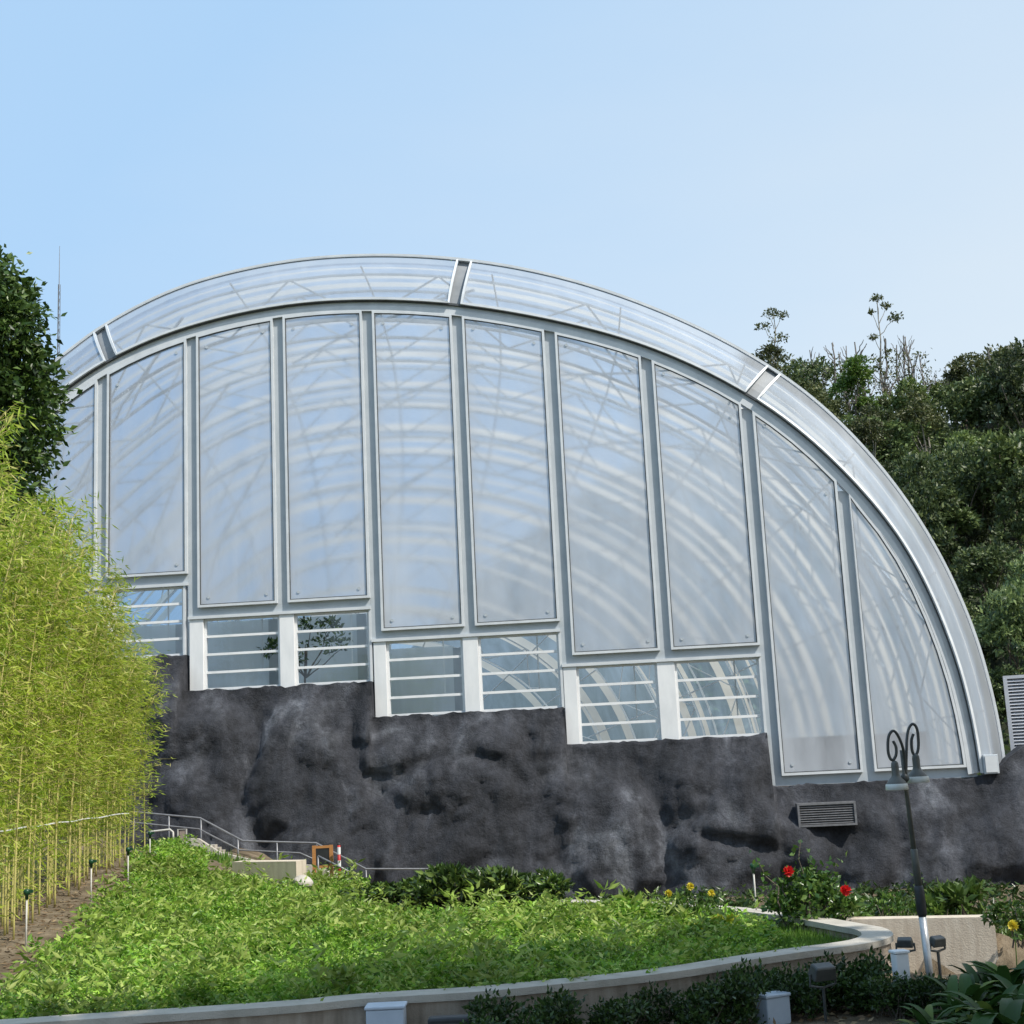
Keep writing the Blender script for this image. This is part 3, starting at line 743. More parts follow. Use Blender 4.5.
def bp_test(x, y): return not in_bed(x, y, -.4) and y > LOWW[0].y+.6 and y < 42 and x > -2.5 and (y > 24.5 or rng.random() < .25) and x < 13
gp = scatter(2000, (-3, 13), (20, 42), bp_test)
tag(link('border_planting', plant_cloud('border_planting', gp, 9, .27, .13, .4, G, M['leaf_shrub']), M['leaf_shrub']), kind='stuff')
# leaf litter in front of the wall
gp = scatter(2500, (-6, 7), (12, 18.5), lambda x, y: y < yfront(x)-.05 or x > tipx+.1)
P = np.array([(x, y, G(x, y)+.015) for x, y in gp]); Dr = rng.normal(size=P.shape)*np.array([1, 1, .15])
tag(link('leaf_litter', leaf_mesh('leaf_litter', P, Dr, .10, .045), M['litter']), kind='stuff')
# dry litter strip beside the bamboo
gp = scatter(3500, (-12, -5), (14, 34), lambda x, y: left_edge(y)-2.2 < x < left_edge(y)+.5)
P = np.array([(x, y, G(x, y)+.02) for x, y in gp]); Dr = rng.normal(size=P.shape)*np.array([1, 1, .2])
tag(link('bamboo_litter', leaf_mesh('bamboo_litter', P, Dr, .13, .022), M['litter']), kind='stuff')

# ------------------------------------------------------------------ shrubs
def shrub_mesh(rx, rz, n, L, W, nb=7, thick=.5, spread=.2):
    P, Dr = blob_points(crown_blobs(rx, rz, nb, (0, 0, rz*.9), .35, .55), n, spread=spread, thick=thick)
    P[:, 2] = np.maximum(P[:, 2], .03); Dr[:, 2] += .35
    Ls = L*(.6+.7*rng.random(n)); return leaf_mesh('foliage', P, Dr, Ls, Ls*W)
def stems_mesh(rx, rz, n=7):
    mb = MB()
    for i in range(n):
        a = rng.uniform(0, 2*pi); k = rng.random()*.7
        limb(mb, (rng.normal()*.05, rng.normal()*.05, -.1), (cos(a)*rx*k, sin(a)*rx*k, rz*(1+.6*rng.random())), .014, .006, .06, 4, 5)
    return mb
def shrub(name, label, loc, rx, rz, n, L, W, mat, group=None, cat='shrub', thick=.5, spread=.2):
    t = thing(name, label, cat, loc, 0, group)
    stems_mesh(rx, rz).build('stem', M['bark'], t)
    link('foliage', shrub_mesh(rx, rz, n, L, W, thick=thick, spread=spread), mat, t); return t
# dark mass in the middle of the bed
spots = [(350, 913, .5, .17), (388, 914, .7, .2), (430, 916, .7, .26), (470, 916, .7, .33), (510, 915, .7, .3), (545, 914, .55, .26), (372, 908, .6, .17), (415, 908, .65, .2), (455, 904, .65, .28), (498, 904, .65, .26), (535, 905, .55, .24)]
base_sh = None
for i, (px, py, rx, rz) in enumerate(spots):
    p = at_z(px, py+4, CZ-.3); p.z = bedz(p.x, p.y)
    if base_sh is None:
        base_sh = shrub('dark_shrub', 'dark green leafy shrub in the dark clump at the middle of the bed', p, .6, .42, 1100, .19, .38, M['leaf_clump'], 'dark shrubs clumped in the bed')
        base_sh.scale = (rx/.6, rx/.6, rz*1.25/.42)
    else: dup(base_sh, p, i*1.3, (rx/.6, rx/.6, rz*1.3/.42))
# yellow-green shrub near the lawn
p = ground_hit(722, 948, 14, 30); p.z = bedz(p.x, p.y)
shrub('golden_shrub', 'yellow-green shrub at the edge of the lawn in the planter', p, .42, .22, 900, .11, .45, M['leaf_yellow'])
p = ground_hit(684, 938, 14, 30); p.z = bedz(p.x, p.y)
shrub('pale_shrub', 'pale green leafy plant left of the yellow-green shrub in the bed', p, .45, .24, 800, .11, .45, M['leaf_light'])
# hibiscus with two red flowers
def flower(parent, loc, r, mat, name='flower'):
    n = 12; P = np.repeat(np.array([loc]), n, 0); a = np.arange(n)*2*pi/n
    Dr = np.stack([np.cos(a)*.8, -np.ones(n)*.55, np.sin(a)*.8], 1)
    return link(name, leaf_mesh(name, P, Dr, r, r*.9), mat, parent)
hp = at_y(808, 912, 22.6); hp.z = CZ-.3
hib = thing('hibiscus_bush', 'tall green hibiscus bush with two red flowers in front of the rock wall', 'bush', hp); hib.scale = (1.2, 1.1, 1.15)
mb = MB(); P, Dr = [], []
for (dx, hh) in [(-.28, .8), (-.05, 1.28), (.12, 1.0), (.3, .78), (.55, .62), (-.5, .68), (-.62, 1.02), (.42, .95), (.0, .9)]:
    tip = Vector((dx, rng.normal()*.2, hh)); pts = limb(mb, (dx*.3, 0, -.1), tip, .018, .006, .08, 6, 5)
    n = 34 if hh < 1 else 38
    for k in range(n):
        t = rng.random()**.7; q = Vector((dx*.3, 0, 0)).lerp(tip, .12+.9*t)
        if hh > 1 and rng.random() < .35: continue
        P.append(tuple(q+Vector(rng.normal(size=3))*.07)); Dr.append(tuple(rng.normal(size=3)+np.array([0, 0, .3])))
mb.build('stem', M['bark'], hib)
P2, D2 = blob_points([(0, 0, .36, .34), (.35, 0, .32, .32), (-.3, .05, .3, .3), (.1, 0, .6, .28), (.5, 0, .22, .25), (-.15, 0, .68, .2)], 1500, spread=.2, thick=.4)
P = np.concatenate([np.array(P), P2]); Dr = np.concatenate([np.array(Dr), D2])
Ls = .10*(.6+.7*rng.random(len(P))); link('foliage', leaf_mesh('foliage', P, Dr, Ls, Ls*.55), M['leaf_hib'], hib)
for (px, py) in ((788, 871), (845, 890)):
    q = at_y(px, py, hp.y-.42)-hp; flower(hib, (q.x/1.2, q.y/1.1, q.z/1.15), .095, M['petal'])
# shrubs behind the low wall
def bshrub(px, py, Y, rx, rz, n, L, W, mat, name, label, thick=.5):
    p = at_y(px, py, Y); p.z = CZ-.3; return shrub(name, label, p, rx, rz, n, L, W, mat, thick=thick)
bshrub(884, 914, 23, .4, .26, 420, .09, .5, M['leaf_hib'], 'sparse_shrub', 'sparse low shrub between the hibiscus and the lamp post')
bshrub(937, 914, 22.5, .32, .24, 420, .15, .45, M['leaf_light'], 'leafy_shrub', 'bright green leafy shrub behind the low wall just right of the lamp post')
t = bshrub(962, 912, 22.8, .42, .36, 420, .2, .42, M['leaf_light'], 'leafy_shrub', 'taller bright green broad-leaved shrub behind the right half of the low wall')
bshrub(1018, 925, 21, .4, .3, 500, .12, .45, M['leaf_hib'], 'garden_shrub', 'green shrub right of the low wall at the edge of the view')
yl = at_y(1012, 925, 20.2); yf = thing('yellow_flower', 'small yellow flower on a stalk right of the low wall', 'flower', (yl.x, yl.y, G(yl.x, yl.y)))
MB().tube([(0, 0, 0), (.02, 0, (yl.z-yf.location.z)*.6), (0, 0, yl.z-yf.location.z)], .008, 5).build('stem', M['leaf_hib'], yf)
flower(yf, (0, 0, yl.z-yf.location.z), .10, M['ypetal'], 'petals')
# flowering plants behind the bed
for i, (px, py, lab) in enumerate([(668, 893, 'leftmost yellow flowering plant behind the bed'), (690, 886, 'tallest yellow flowering plant behind the bed, near the end of the back coping'), (711, 893, 'yellow flowering plant behind the bed just above the back coping')]):
    q = at_y(px, py, 24.2); base = Vector((q.x, q.y, CZ-.25)); hz = q.z-base.z
    t = thing('flowering_plant', lab, 'plant', base)
    m_ = MB()
    for k in range(5): m_.tube([(0, 0, -.05), (rng.normal()*.06, rng.normal()*.06, hz*.6), (rng.normal()*.14 if k else 0, rng.normal()*.1 if k else 0, hz*(1 if k == 0 else .7+.3*rng.random()))], [.012, .009, .005], 5)
    m_.build('stem', M['leaf_hib'], t)
    P = np.stack([rng.normal(size=160)*.14, rng.normal(size=160)*.12, rng.random(160)*hz], 1); Dr = rng.normal(size=(160, 3))+np.array([0, 0, .3])
    link('foliage', leaf_mesh('foliage', P, Dr, .09, .045), M['leaf_hib'], t); flower(t, (0, -.02, hz), .085, M['ypetal'])
for i, (px, py, lab) in enumerate([(620, 890, 'tuft of pale round leaves standing above the back of the bed'), ]):
    p = at_y(px, py+16, 25.5); shrub('pale_shrub', lab, (p.x, p.y, bedz(p.x, p.y)), .36, .30, 380, .15, .6, M['leaf_light'])

# foreground shrubs in shade
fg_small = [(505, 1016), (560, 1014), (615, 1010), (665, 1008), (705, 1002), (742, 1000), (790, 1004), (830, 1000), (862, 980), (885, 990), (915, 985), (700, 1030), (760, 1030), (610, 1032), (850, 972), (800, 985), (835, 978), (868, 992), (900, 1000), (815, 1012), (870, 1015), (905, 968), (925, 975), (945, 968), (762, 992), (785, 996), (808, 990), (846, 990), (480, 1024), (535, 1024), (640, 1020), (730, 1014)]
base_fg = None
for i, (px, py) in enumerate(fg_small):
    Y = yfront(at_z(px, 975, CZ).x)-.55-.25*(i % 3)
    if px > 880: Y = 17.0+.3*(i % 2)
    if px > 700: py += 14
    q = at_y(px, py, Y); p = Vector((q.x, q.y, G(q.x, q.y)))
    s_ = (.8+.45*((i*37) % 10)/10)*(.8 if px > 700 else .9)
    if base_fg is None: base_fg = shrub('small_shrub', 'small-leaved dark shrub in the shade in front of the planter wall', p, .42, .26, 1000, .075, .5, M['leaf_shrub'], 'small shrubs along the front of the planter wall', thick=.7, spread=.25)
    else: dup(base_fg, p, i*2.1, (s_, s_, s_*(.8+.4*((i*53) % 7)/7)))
def strap_plant(n, L, W):
    """long broad leaves arching out of one crown, each a curved strip"""
    mb = MB()
    for i in range(n):
        a = rng.uniform(0, 2*pi); el = rng.uniform(.55, 1.35); l = L*(.6+.6*rng.random()); w = W*(.7+.5*rng.random())
        h = Vector((cos(a), sin(a), 0)); side = Vector((-sin(a), cos(a), 0)); p = Vector((rng.normal()*.06, rng.normal()*.06, .02)); e = el; b = len(mb.v); K = 7
        for k in range(K+1):
            t = k/K; ww = w*(.16 if k == 0 else sin(pi*min(1, .12+.88*t))**.7 if k < K else .02)
            up = Vector((-h.x*sin(e), -h.y*sin(e), cos(e)))
            mb.v += [tuple(p-side*ww*.5+up*ww*.16), tuple(p), tuple(p+side*ww*.5+up*ww*.16)]
            p = p+(h*cos(e)+Vector((0, 0, sin(e))))*l/K; e -= (1.1+.5*rng.random())/K
        for k in range(K):
            o_ = b+k*3; mb.f += [(o_, o_+1, o_+4, o_+3), (o_+1, o_+2, o_+5, o_+4)]
    return mb
base_st = None
for i, (px, Y, s_) in enumerate([(958, 14.4, 1), (1010, 14.2, 1.1), (985, 15.6, 1.0), (1030, 15.6, 1.15), (930, 15.4, .75), (1000, 12.9, .9), (1048, 13.6, 1.0), (965, 16.4, 1.0), (1012, 16.9, 1.1), (945, 13.2, .9), (1025, 12.4, 1.1), (990, 17.2, .95), (975, 13.6, 1.1)]):
    q = at_y(px, 1000, Y); p = Vector((q.x, q.y, G(q.x, q.y)))
    if base_st is None:
        base_st = thing('strap_leaved_plant', 'clump of long broad arching leaves in the shade at the lower right', 'plant', p, 0, 'broad-leaved plants in the lower right corner')
        strap_plant(30, .52, .125).build('foliage', M['leaf_strap'], base_st, True)
    else: dup(base_st, p, i*1.7, (s_*1.15, s_*1.15, s_*1.45))

# ------------------------------------------------------------------ bamboo hedge
def bamboo_variant(h):
    mb = MB(); lean = Vector((rng.normal()*.25+.3, rng.normal()*.25-.1, 0)); pts = []; rs = []; k = 22
    for i in range(k+1):
        t = i/k; pts.append(Vector((lean.x*t**2.4, lean.y*t**2.4, h*t*(1-.03*t)))); rs.append(.014*(1-.8*t)+.003)
    mb.tube(pts, rs, 6)
    for i in range(2, k, 2): mb.tube([pts[i]-Vector((0, 0, .012)), pts[i], pts[i]+Vector((0, 0, .012))], [rs[i], rs[i]*1.35, rs[i]], 6, caps=False)
    P, Dr = [], []
    for i in range(1, k+1):
        for b_ in range(5 if i > 4 else 2 if i > 2 else 1):
            a = rng.uniform(0, 2*pi); l = (.25+.5*rng.random())*(1.1-.4*i/k)*(.5 if i < 8 else 1)
            e = rng.uniform(.2, .9); d = Vector((cos(a)*cos(e), sin(a)*cos(e), sin(e))); base = pts[i]
            q = base+d*l+Vector((0, 0, -.25*l*l))
            mb.tube([base, base+d*l*.55, q], [.004, .003, .002], 3, caps=False)
            nl = 10 if i > 8 else 6
            for m_ in range(nl):
                t = .25+.8*rng.random(); s_ = base.lerp(q, t)+Vector(rng.normal(size=3))*.06
                P.append(tuple(s_)); Dr.append((d.x*.6+rng.normal()*.7, d.y*.6+rng.normal()*.7, rng.normal()*.45-.35))
    Ls = .15*(.65+.7*rng.random(len(P)))
    return mb, leaf_mesh('foliage', np.array(P), np.array(Dr), Ls, Ls*.15, .1)
bvars = []
for i in range(7):
    t = thing('bamboo', 'slender yellow-green bamboo in the dense hedge left of the bed', 'bamboo', (0, 0, 0), 0, 'bamboos in the hedge on the left')
    mb, lm = bamboo_variant(6.0); mb.build('culm', M['culm'], t, True); link('foliage', lm, M['leaf_bamboo'], t); bvars.append(t)
line = [(-60, 985), (0, 942), (40, 915), (75, 893), (105, 875), (148, 857)]
lp = [ground_hit(x, y) for x, y in line]
nb = 120; used = 0
for i in range(nb):
    s_ = (i+.5)/nb; k = s_*(len(lp)-1); j = min(int(k), len(lp)-2); p = lp[j].lerp(lp[j+1], k-j)
    off = abs(rng.normal())*.55
    p = p+Vector((-off*1.1+rng.normal()*.1, off*.5+rng.normal()*.15, 0)); p.z = G(p.x, p.y)-.03
    hs = np.interp(s_, [0, .15, .35, .6, .8, 1], [8.6, 8.0, 7.4, 6.6, 5.9, 5.0])*(.8+.26*rng.random()) / 6.0
    ws = 1.0+.25*rng.random()
    if i < 7: o = bvars[i]; o.location = p; o.rotation_euler = (0, 0, rng.normal()*.6); o.scale = (ws, ws, hs)
    else: dup(bvars[i % 7], p, rng.normal()*.6, (ws, ws, hs))
mb = MB(); pts = []
for i in range(30):
    t = i/29*.9; k = t*(len(lp)-1); j = min(int(k), len(lp)-2); p = lp[j].lerp(lp[j+1], k-j)
    px, py = to_px(p); pts.append(at_y(px+1, 831-.14*px+.5*sin(i*1.1), p.y-.12))
mb.tube(pts, .012, 5); tag(mb.build('tie_string', M['string']), 'white string tied across the bamboo stems', 'string')

# ------------------------------------------------------------------ dark tree at the left
tl = at_y(-20, 430, 31); base = Vector((tl.x-.6, 31, ZC-1.9))
lt = thing('dark_tree', 'tall dark green broad-leaved tree behind the bamboo at the left edge', 'tree', base)
mb = MB(); limb(mb, (0, 0, -.3), (0, 0, 7), .28, .2, .03, 6, 8)
def lz(py): return at_y(0, py, 31).z-base.z
blobs = []
for (px, py, r) in [(-30, 300, 1.5), (5, 300, .95), (25, 335, .9), (-20, 350, 1.6), (30, 385, .95), (42, 425, .75), (-30, 420, 1.7), (20, 440, 1.1), (-5, 390, 1.3), (12, 480, 1.2), (-40, 490, 1.6), (12, 284, .55), (-60, 270, 1.2), (45, 400, .55), (38, 360, .55), (-60, 560, 1.6), (0, 540, 1.4)]:
    q = at_y(px, py, 31); q.x -= .22; q.z -= .1; blobs.append((q.x-base.x, rng.normal()*.6, q.z-base.z, r))
    limb(mb, (0, 0, min(6.5, q.z-base.z-1.5)), (q.x-base.x, 0, q.z-base.z), .09, .03, .06, 4, 6)
mb.build('trunk', M['bark'], lt, True)
P, Dr = blob_points(blobs, 26000, spread=.16, thick=.45)
Ls = .2*(.6+.7*rng.random(len(P))); link('crown', leaf_mesh('crown', P, Dr+np.array([0, 0, -.2]), Ls, Ls*.5), M['leaf_dark'], lt)

# ------------------------------------------------------------------ hill, forest
def hz(x, y):
    zr = 29.5+.02*(x-30)+1.4*noise.noise(Vector((x*.06, y*.05, 0)))
    y0 = 76-22*smooth(14, 26, x)
    t = (y-y0)/(116-y0)
    z = -1+(zr+1)*min(1, max(0, t))
    if y > 116: z -= (y-116)*.12
    if y < y0: z = -1
    return ZC-2.5+z*smooth(-30, 14, x)+.5*noise.noise(Vector((x*.15, y*.15, 2)))-2*smooth(60, 50, y)
tag(grid('hillside', -40, 110, 50, 150, 2.5, hz, M['hill']), kind='structure')
def far(x, y):
    r = math.hypot((x-118)/60, (y-330)/60); return 92*math.exp(-r*r*1.3)-8+3*noise.noise(Vector((x*.05, y*.05, 0)))
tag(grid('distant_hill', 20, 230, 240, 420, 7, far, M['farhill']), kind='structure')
def forest_tree(name, label, rx, rz, trunk_h, nleaf, L, leafmat, group, nb=7, bark='bark', tr=.14, thick=.4, spread=.17):
    t = thing(name, label, 'tree', (0, 0, 0), 0, group)
    mb = MB(); top = trunk_h+rz; limb(mb, (0, 0, -1), (rng.normal()*.2, rng.normal()*.2, trunk_h+rz*.6), tr, tr*.4, .03, 6, 6)
    bl = crown_blobs(rx, rz, nb, (0, 0, top))
    for b_ in bl[1:5]: limb(mb, (0, 0, trunk_h*.8), b_[:3], tr*.5, tr*.15, .06, 4, 5)
    mb.build('trunk', M[bark], t)
    P, Dr = blob_points(bl, nleaf, thick=thick, spread=spread); Ls = L*(.6+.8*rng.random(nleaf))
    link('crown', leaf_mesh('crown', P, Dr, Ls, Ls*.5), M[leafmat], t); return t
LAB = 'dark green round-crowned tree in the forest on the hillside'
vars_ = [forest_tree('forest_tree', LAB, 2.3+.25*i, 1.7+.25*(i % 3), 2.0+.5*(i % 2), 3600, .27, 'leaf_forest', 'dark trees of the hillside forest', 5+i, thick=.3, spread=.12) for i in range(5)]
OL = 'olive green thin-crowned tree in the forest on the hillside'
vmid = [forest_tree('forest_tree', 'mid green bushy tree in the forest on the hillside', 2.0+.5*i, 1.7, 2.0, 3200, .26, 'leaf_mid', 'mid green trees of the hillside forest', 6, thick=.3, spread=.12) for i in range(2)]
volive = [forest_tree('forest_tree', OL, 1.9+.3*i, 2.1, 3, 2000, .25, 'leaf_olive', 'olive trees of the hillside forest', 6, 'palebark', .11, .6, .24) for i in range(3)]
firstuse = {}
def place(v, p, rz_, s, label=None, group=None):
    if v.name not in firstuse:
        firstuse[v.name] = 1; v.location = p; v.rotation_euler = (0, 0, rz_); v.scale = s
        return v
    return dup(v, p, rz_, s, label, group)
arch_px = [(640, 305), (700, 330), (768, 366), (840, 424), (895, 491), (929, 533), (962, 597), (984, 663), (1000, 746)]
def hidden(px, py):
    if px < 700: return True
    ya = np.interp(px, [a for a, b in arch_px], [b for a, b in arch_px]); return py > ya+25
SKX, SKY = [700, 735, 800, 825, 850, 940, 960, 1000, 1050], [335, 326, 328, 358, 382, 380, 358, 345, 340]
cnt = 0; yy = 58.0
while yy < 121:
    xx = 6.0+rng.random()*3
    while xx < 52:
        x, y = xx+rng.normal()*1.1, yy+rng.normal()*2.2; xx += 2.35+.016*(yy-58)
        z = hz(x, y); px, py = to_px((x, y, z+4))
        if px > 1075 or hidden(px+10, py-20) or cnt > 280: continue
        if z < ZC-3: continue
        tx, ty = to_px((x, y, z+6.0))
        if ty < np.interp(px, SKX, SKY): continue
        s = .55+.75*rng.random()**1.7; r = rng.random(); ridge = y > 110
        if ridge and r < .72 and 822 < px < 955: continue
        v = volive[int(rng.integers(3))] if (r > .86 or (ridge and r < .5)) else vars_[int(rng.integers(5))] if r < .68 else vmid[int(rng.integers(2))]
        place(v, (x, y, z-.8), rng.uniform(0, 6.28), (s, s, s*(.75+.65*rng.random()))); cnt += 1
    yy += 2.7
print('forest trees', cnt)
# undergrowth
gp = []
while len(gp) < 14000:
    x, y = rng.uniform(10, 52), rng.uniform(56, 122); px, py = to_px((x, y, hz(x, y)))
    if 690 < px < 1060: gp.append((x, y, hz(x, y)+rng.random()**2*1.8))
P = np.array(gp); Dr = rng.normal(size=P.shape); Ls = .5*(.6+.7*rng.random(len(P)))
tag(link('undergrowth', leaf_mesh('undergrowth', P, Dr, Ls, Ls*.5), M['leaf_forest']), kind='stuff')
# special trees
def hill_pt(px, py_base, y):
    q = at_y(px, py_base, y); return Vector((q.x, y, hz(q.x, y)))
def special(name, label, px, y, rx, rz, th, nl, L, mat, bark='bark', tr=.13, nb=7, thick=.5, spread=.2, dz=0):
    p = hill_pt(px, 400, y); t = forest_tree(name, label, rx, rz, th, nl, L, mat, None, nb, bark, tr, thick, spread); t.location = (p.x, p.y, p.z-.5+dz); return t
special('bright_tree', 'bright yellow-green tree just right of the arch, standing out from the dark forest', 852, 102, 1.9, 2.6, 2.6, 2600, .28, 'leaf_light', dz=2.5)
special('bright_tree', 'small bright green tree low on the hillside close to the right end of the arch', 974, 66, .8, 1.0, 1.0, 900, .22, 'leaf_light')
special('ridge_tree', 'dense dark tree on the ridge just right of the arch top', 805, 113, 2.4, 2.3, 3.0, 2200, .33, 'leaf_forest')
special('ridge_tree', 'sparse leafy tree on the ridge above the right shoulder of the arch', 762, 115, 2.3, 2.2, 4.0, 700, .36, 'leaf_olive', thick=.8, spread=.3)
special('ridge_tree', 'leafy olive tree on the skyline at the right edge', 1010, 112, 3.2, 2.2, 4.0, 2400, .33, 'leaf_olive', nb=9)
special('ridge_tree', 'broad dark tree below the skyline near the right edge', 985, 104, 3.2, 2.0, 3.5, 2600, .33, 'leaf_forest', nb=9)
special('ridge_tree', 'pale leafy tree on the skyline left of the rightmost olive tree', 965, 114, 1.6, 1.3, 3.4, 900, .33, 'leaf_olive')
def slender(label, px, y, pt, tufts, mat='leaf_olive', name='slender_tree'):
    p = hill_pt(px, 380, y); h = at_y(px, pt, y).z-p.z; t = thing(name, label, 'tree', p); mb = MB()
    top = Vector((.25, 0, h)); limb(mb, (0, 0, -1), top, .13, .03, .02, 8, 6); P, Dr = [], []
    for (dx, fz, r, n) in tufts:
        q = Vector((dx, rng.normal()*.4, h*fz)); limb(mb, (.2*fz, 0, h*fz*.86), q, .04, .015, .06, 4, 5)
        for k in range(n):
            d = Vector(rng.normal(size=3)); d.normalize(); P.append(tuple(q+Vector((d.x, d.y, d.z*.5))*r*rng.random()**.4)); Dr.append(tuple(rng.normal(size=3)))
    mb.build('trunk', M['palebark'], t); Ls = .3*(.6+.7*rng.random(len(P)))
    link('crown', leaf_mesh('crown', np.array(P), np.array(Dr), Ls, Ls*.5), M[mat], t); return t
slender('tallest slender pale-trunked tree on the ridge with a few clumps of leaves at its top', 882, 112, 298, [(.2, 1.0, .55, 90), (1.0, .95, .5, 70), (1.6, .86, .7, 100), (-.4, .9, .3, 40), (-.5, .72, .5, 50), (.6, .62, .5, 40), (-.6, .5, .5, 40)])
slender('slender tree with three loose leaf clumps on the ridge above the arch', 776, 116, 312, [(.1, 1.0, .8, 110), (1.0, .97, .6, 70), (-.8, .88, .7, 80), (.5, .78, .9, 90), (-.5, .66, .9, 80), (1.0, .6, .8, 70)])
# bare trees along the ridge
def bare_variant(h):
    t = thing('bare_tree', 'thin leafless tree standing on the ridge against the sky', 'tree', (0, 0, 0), 0, 'bare trees along the ridge')
    mb = MB(); top = (rng.normal()*.4, rng.normal()*.3, h); limb(mb, (0, 0, -1), top, .095, .03, .02, 8, 5)
    for i in range(9):
        f = .35+.6*rng.random(); a = rng.uniform(0, 2*pi); l = (1.2-f)*2.2
        b_ = Vector(top)*f; limb(mb, b_, b_+Vector((cos(a)*l*.55, sin(a)*l*.55, l*1.1)), .035, .014, .06, 4, 4)
    mb.build('trunk', M['greybark'], t)
    n = 90; P = np.stack([rng.normal(size=n)*.5, rng.normal(size=n)*.5, h*(.25+.6*rng.random(n))], 1)
    link('crown', leaf_mesh('crown', P, rng.normal(size=(n, 3)), .26, .12), M['leaf_olive'], t); return t
bares = [bare_variant(6.6) for _ in range(4)]
for i in range(26):
    px = [752, 795, 824, 842, 848, 858, 862, 867, 877, 893, 897, 901, 912, 921, 925, 938, 947, 995][i % 18]+rng.normal()*5
    y = 110+7*rng.random(); p = hill_pt(px, 380, y); s = (at_y(px, (334 if px < 945 else 330)+44*rng.random()**1.3, y).z-p.z)/6.6
    place(bares[i % 4], p, rng.uniform(0, 6.28), (s*(.7+.7*rng.random()), s*(.7+.7*rng.random()), s))

for v in vars_+vmid+volive+bares:          # a kind that found no spot is taken out again
    if v.name not in firstuse:
        for ch in list(v.children): bpy.data.objects.remove(ch)
        bpy.data.objects.remove(v)
# mast behind the greenhouse
mp = at_y(59, 300, 85); top = at_y(60.5, 246, 85).z; mt = thing('radio_mast', 'thin lattice radio mast rising behind the greenhouse at the left', 'mast', (mp.x, 85, 0))
mb = MB(); H1 = top-2.6
for k in range(3):
    a = 2*pi*k/3; mb.tube([(cos(a)*.2, sin(a)*.2, -.5), (cos(a)*.07, sin(a)*.07, H1)], .022, 4)
for i in range(int(H1/.5)):
    z0, z1 = i*.5, (i+1)*.5; r0, r1 = .2-.13*z0/H1, .2-.13*z1/H1
    for k in range(3):
        a, b_ = 2*pi*k/3, 2*pi*(k+1)/3; mb.tube([(cos(a)*r0, sin(a)*r0, z0), (cos(b_)*r1, sin(b_)*r1, z1)], .011, 3, caps=False)
mb.build('lattice', M['railsteel'], mt); MB().tube([(0, 0, H1-.3), (0, 0, top)], [.03, .015], 5).build('aerial', M['railsteel'], mt)

# ------------------------------------------------------------------ lamp post
LY = 17.6
lb0 = at_y(930, 968, LY); ltop = at_y(902.5, 760, LY)
zb = G(lb0.x, lb0.y); lamp = thing('lamp_post', 'twin-headed garden lamp post with curled arms beside the planter tip', 'lamp post', (lb0.x, LY, zb))
hT = ltop.z-zb; lean = ltop.x-lb0.x         # it stands a little out of plumb
def lpz(z): return Vector((lean*z/hT, 0, z))
mb = MB(); z1 = at_y(922, 915, LY).z-zb; z2 = at_y(918, 888, LY).z-zb; z3 = at_y(913, 850, LY).z-zb
mb.tube([lpz(0), lpz(z1)], .045, 12); mb.build('lower_pole', M['galv'], lamp, True)
MB().tube([lpz(z1-.02), lpz(z1+.02), lpz(z2-.03), lpz(z2+.03)], [.046, .06, .06, .05], 12).build('dark_section', M['dark'], lamp, True)  # dark, slightly wider length of the pole
MB().tube([lpz(z2), lpz(z3), lpz(z3+.01)], [.046, .042, .036], 12).build('pole', M['lampbody'], lamp, True)
MB().tube([lpz(z3), lpz(hT-.25), lpz(hT+.12)], [.031, .024, .02], 12).build('upper_pole', M['lampbody'], lamp, True)
MB().lathe([(.03, -.05), (.055, -.02), (.055, .02), (.03, .05)], tuple(lpz(hT-.22)), 14).build('collar', M['lampgrey'], lamp, True)
def P3(px, py, dy=0): q = at_y(px, py, LY+dy); return Vector((q.x-lb0.x, q.y-LY, q.z-zb))
for sgn, arc, curl, (sx, sy), dy in ((-1, [(905.5, 775), (904.5, 757), (902, 745), (897, 734), (892.5, 731), (888.5, 737), (888, 750), (890, 758), (893, 760), (896, 755), (896, 747), (893, 741)], None, (894.5, 762), -.1),
                                (1, [(906, 775), (906.5, 750), (907, 737), (909, 728), (913, 724), (917, 729), (918.5, 742), (917.5, 752), (914.5, 755), (912, 750), (911.5, 740), (913.5, 734)], None, (915.5, 755), .12)):
    pts = [P3(x, y, dy*min(1, i/3)) for i, (x, y) in enumerate(arc)]
    MB().tube(spline(pts, 5), .018, 8).build('arm', M['lampgrey'], lamp, True)
    c = P3(sx, sy, dy)
    sh = MB().lathe([(.0, .02), (.02, .015), (.042, -.01), (.046, -.05), (.046, -.15), (.055, -.175), (.08, -.205), (.108, -.235), (.125, -.265)], tuple(c), 28).build('lamp_shade', M['lampbody'], lamp, True)
    MB().lathe([(.127, -.263), (.133, -.272), (.138, -.335), (.128, -.34), (.122, -.28), (.0, -.25)], tuple(c), 28).build('rim', M['lampwhite'], sh, True)
    MB().lathe([(.0, -.26), (.04, -.26), (.045, -.31), (.0, -.33)], tuple(c), 12).build('bulb', M['lampwhite'], sh, True)
MB().lathe([(.1, 0), (.1, .03), (.05, .05)], (0, 0, 0), 16).build('base_plate', M['galv'], lamp, True)

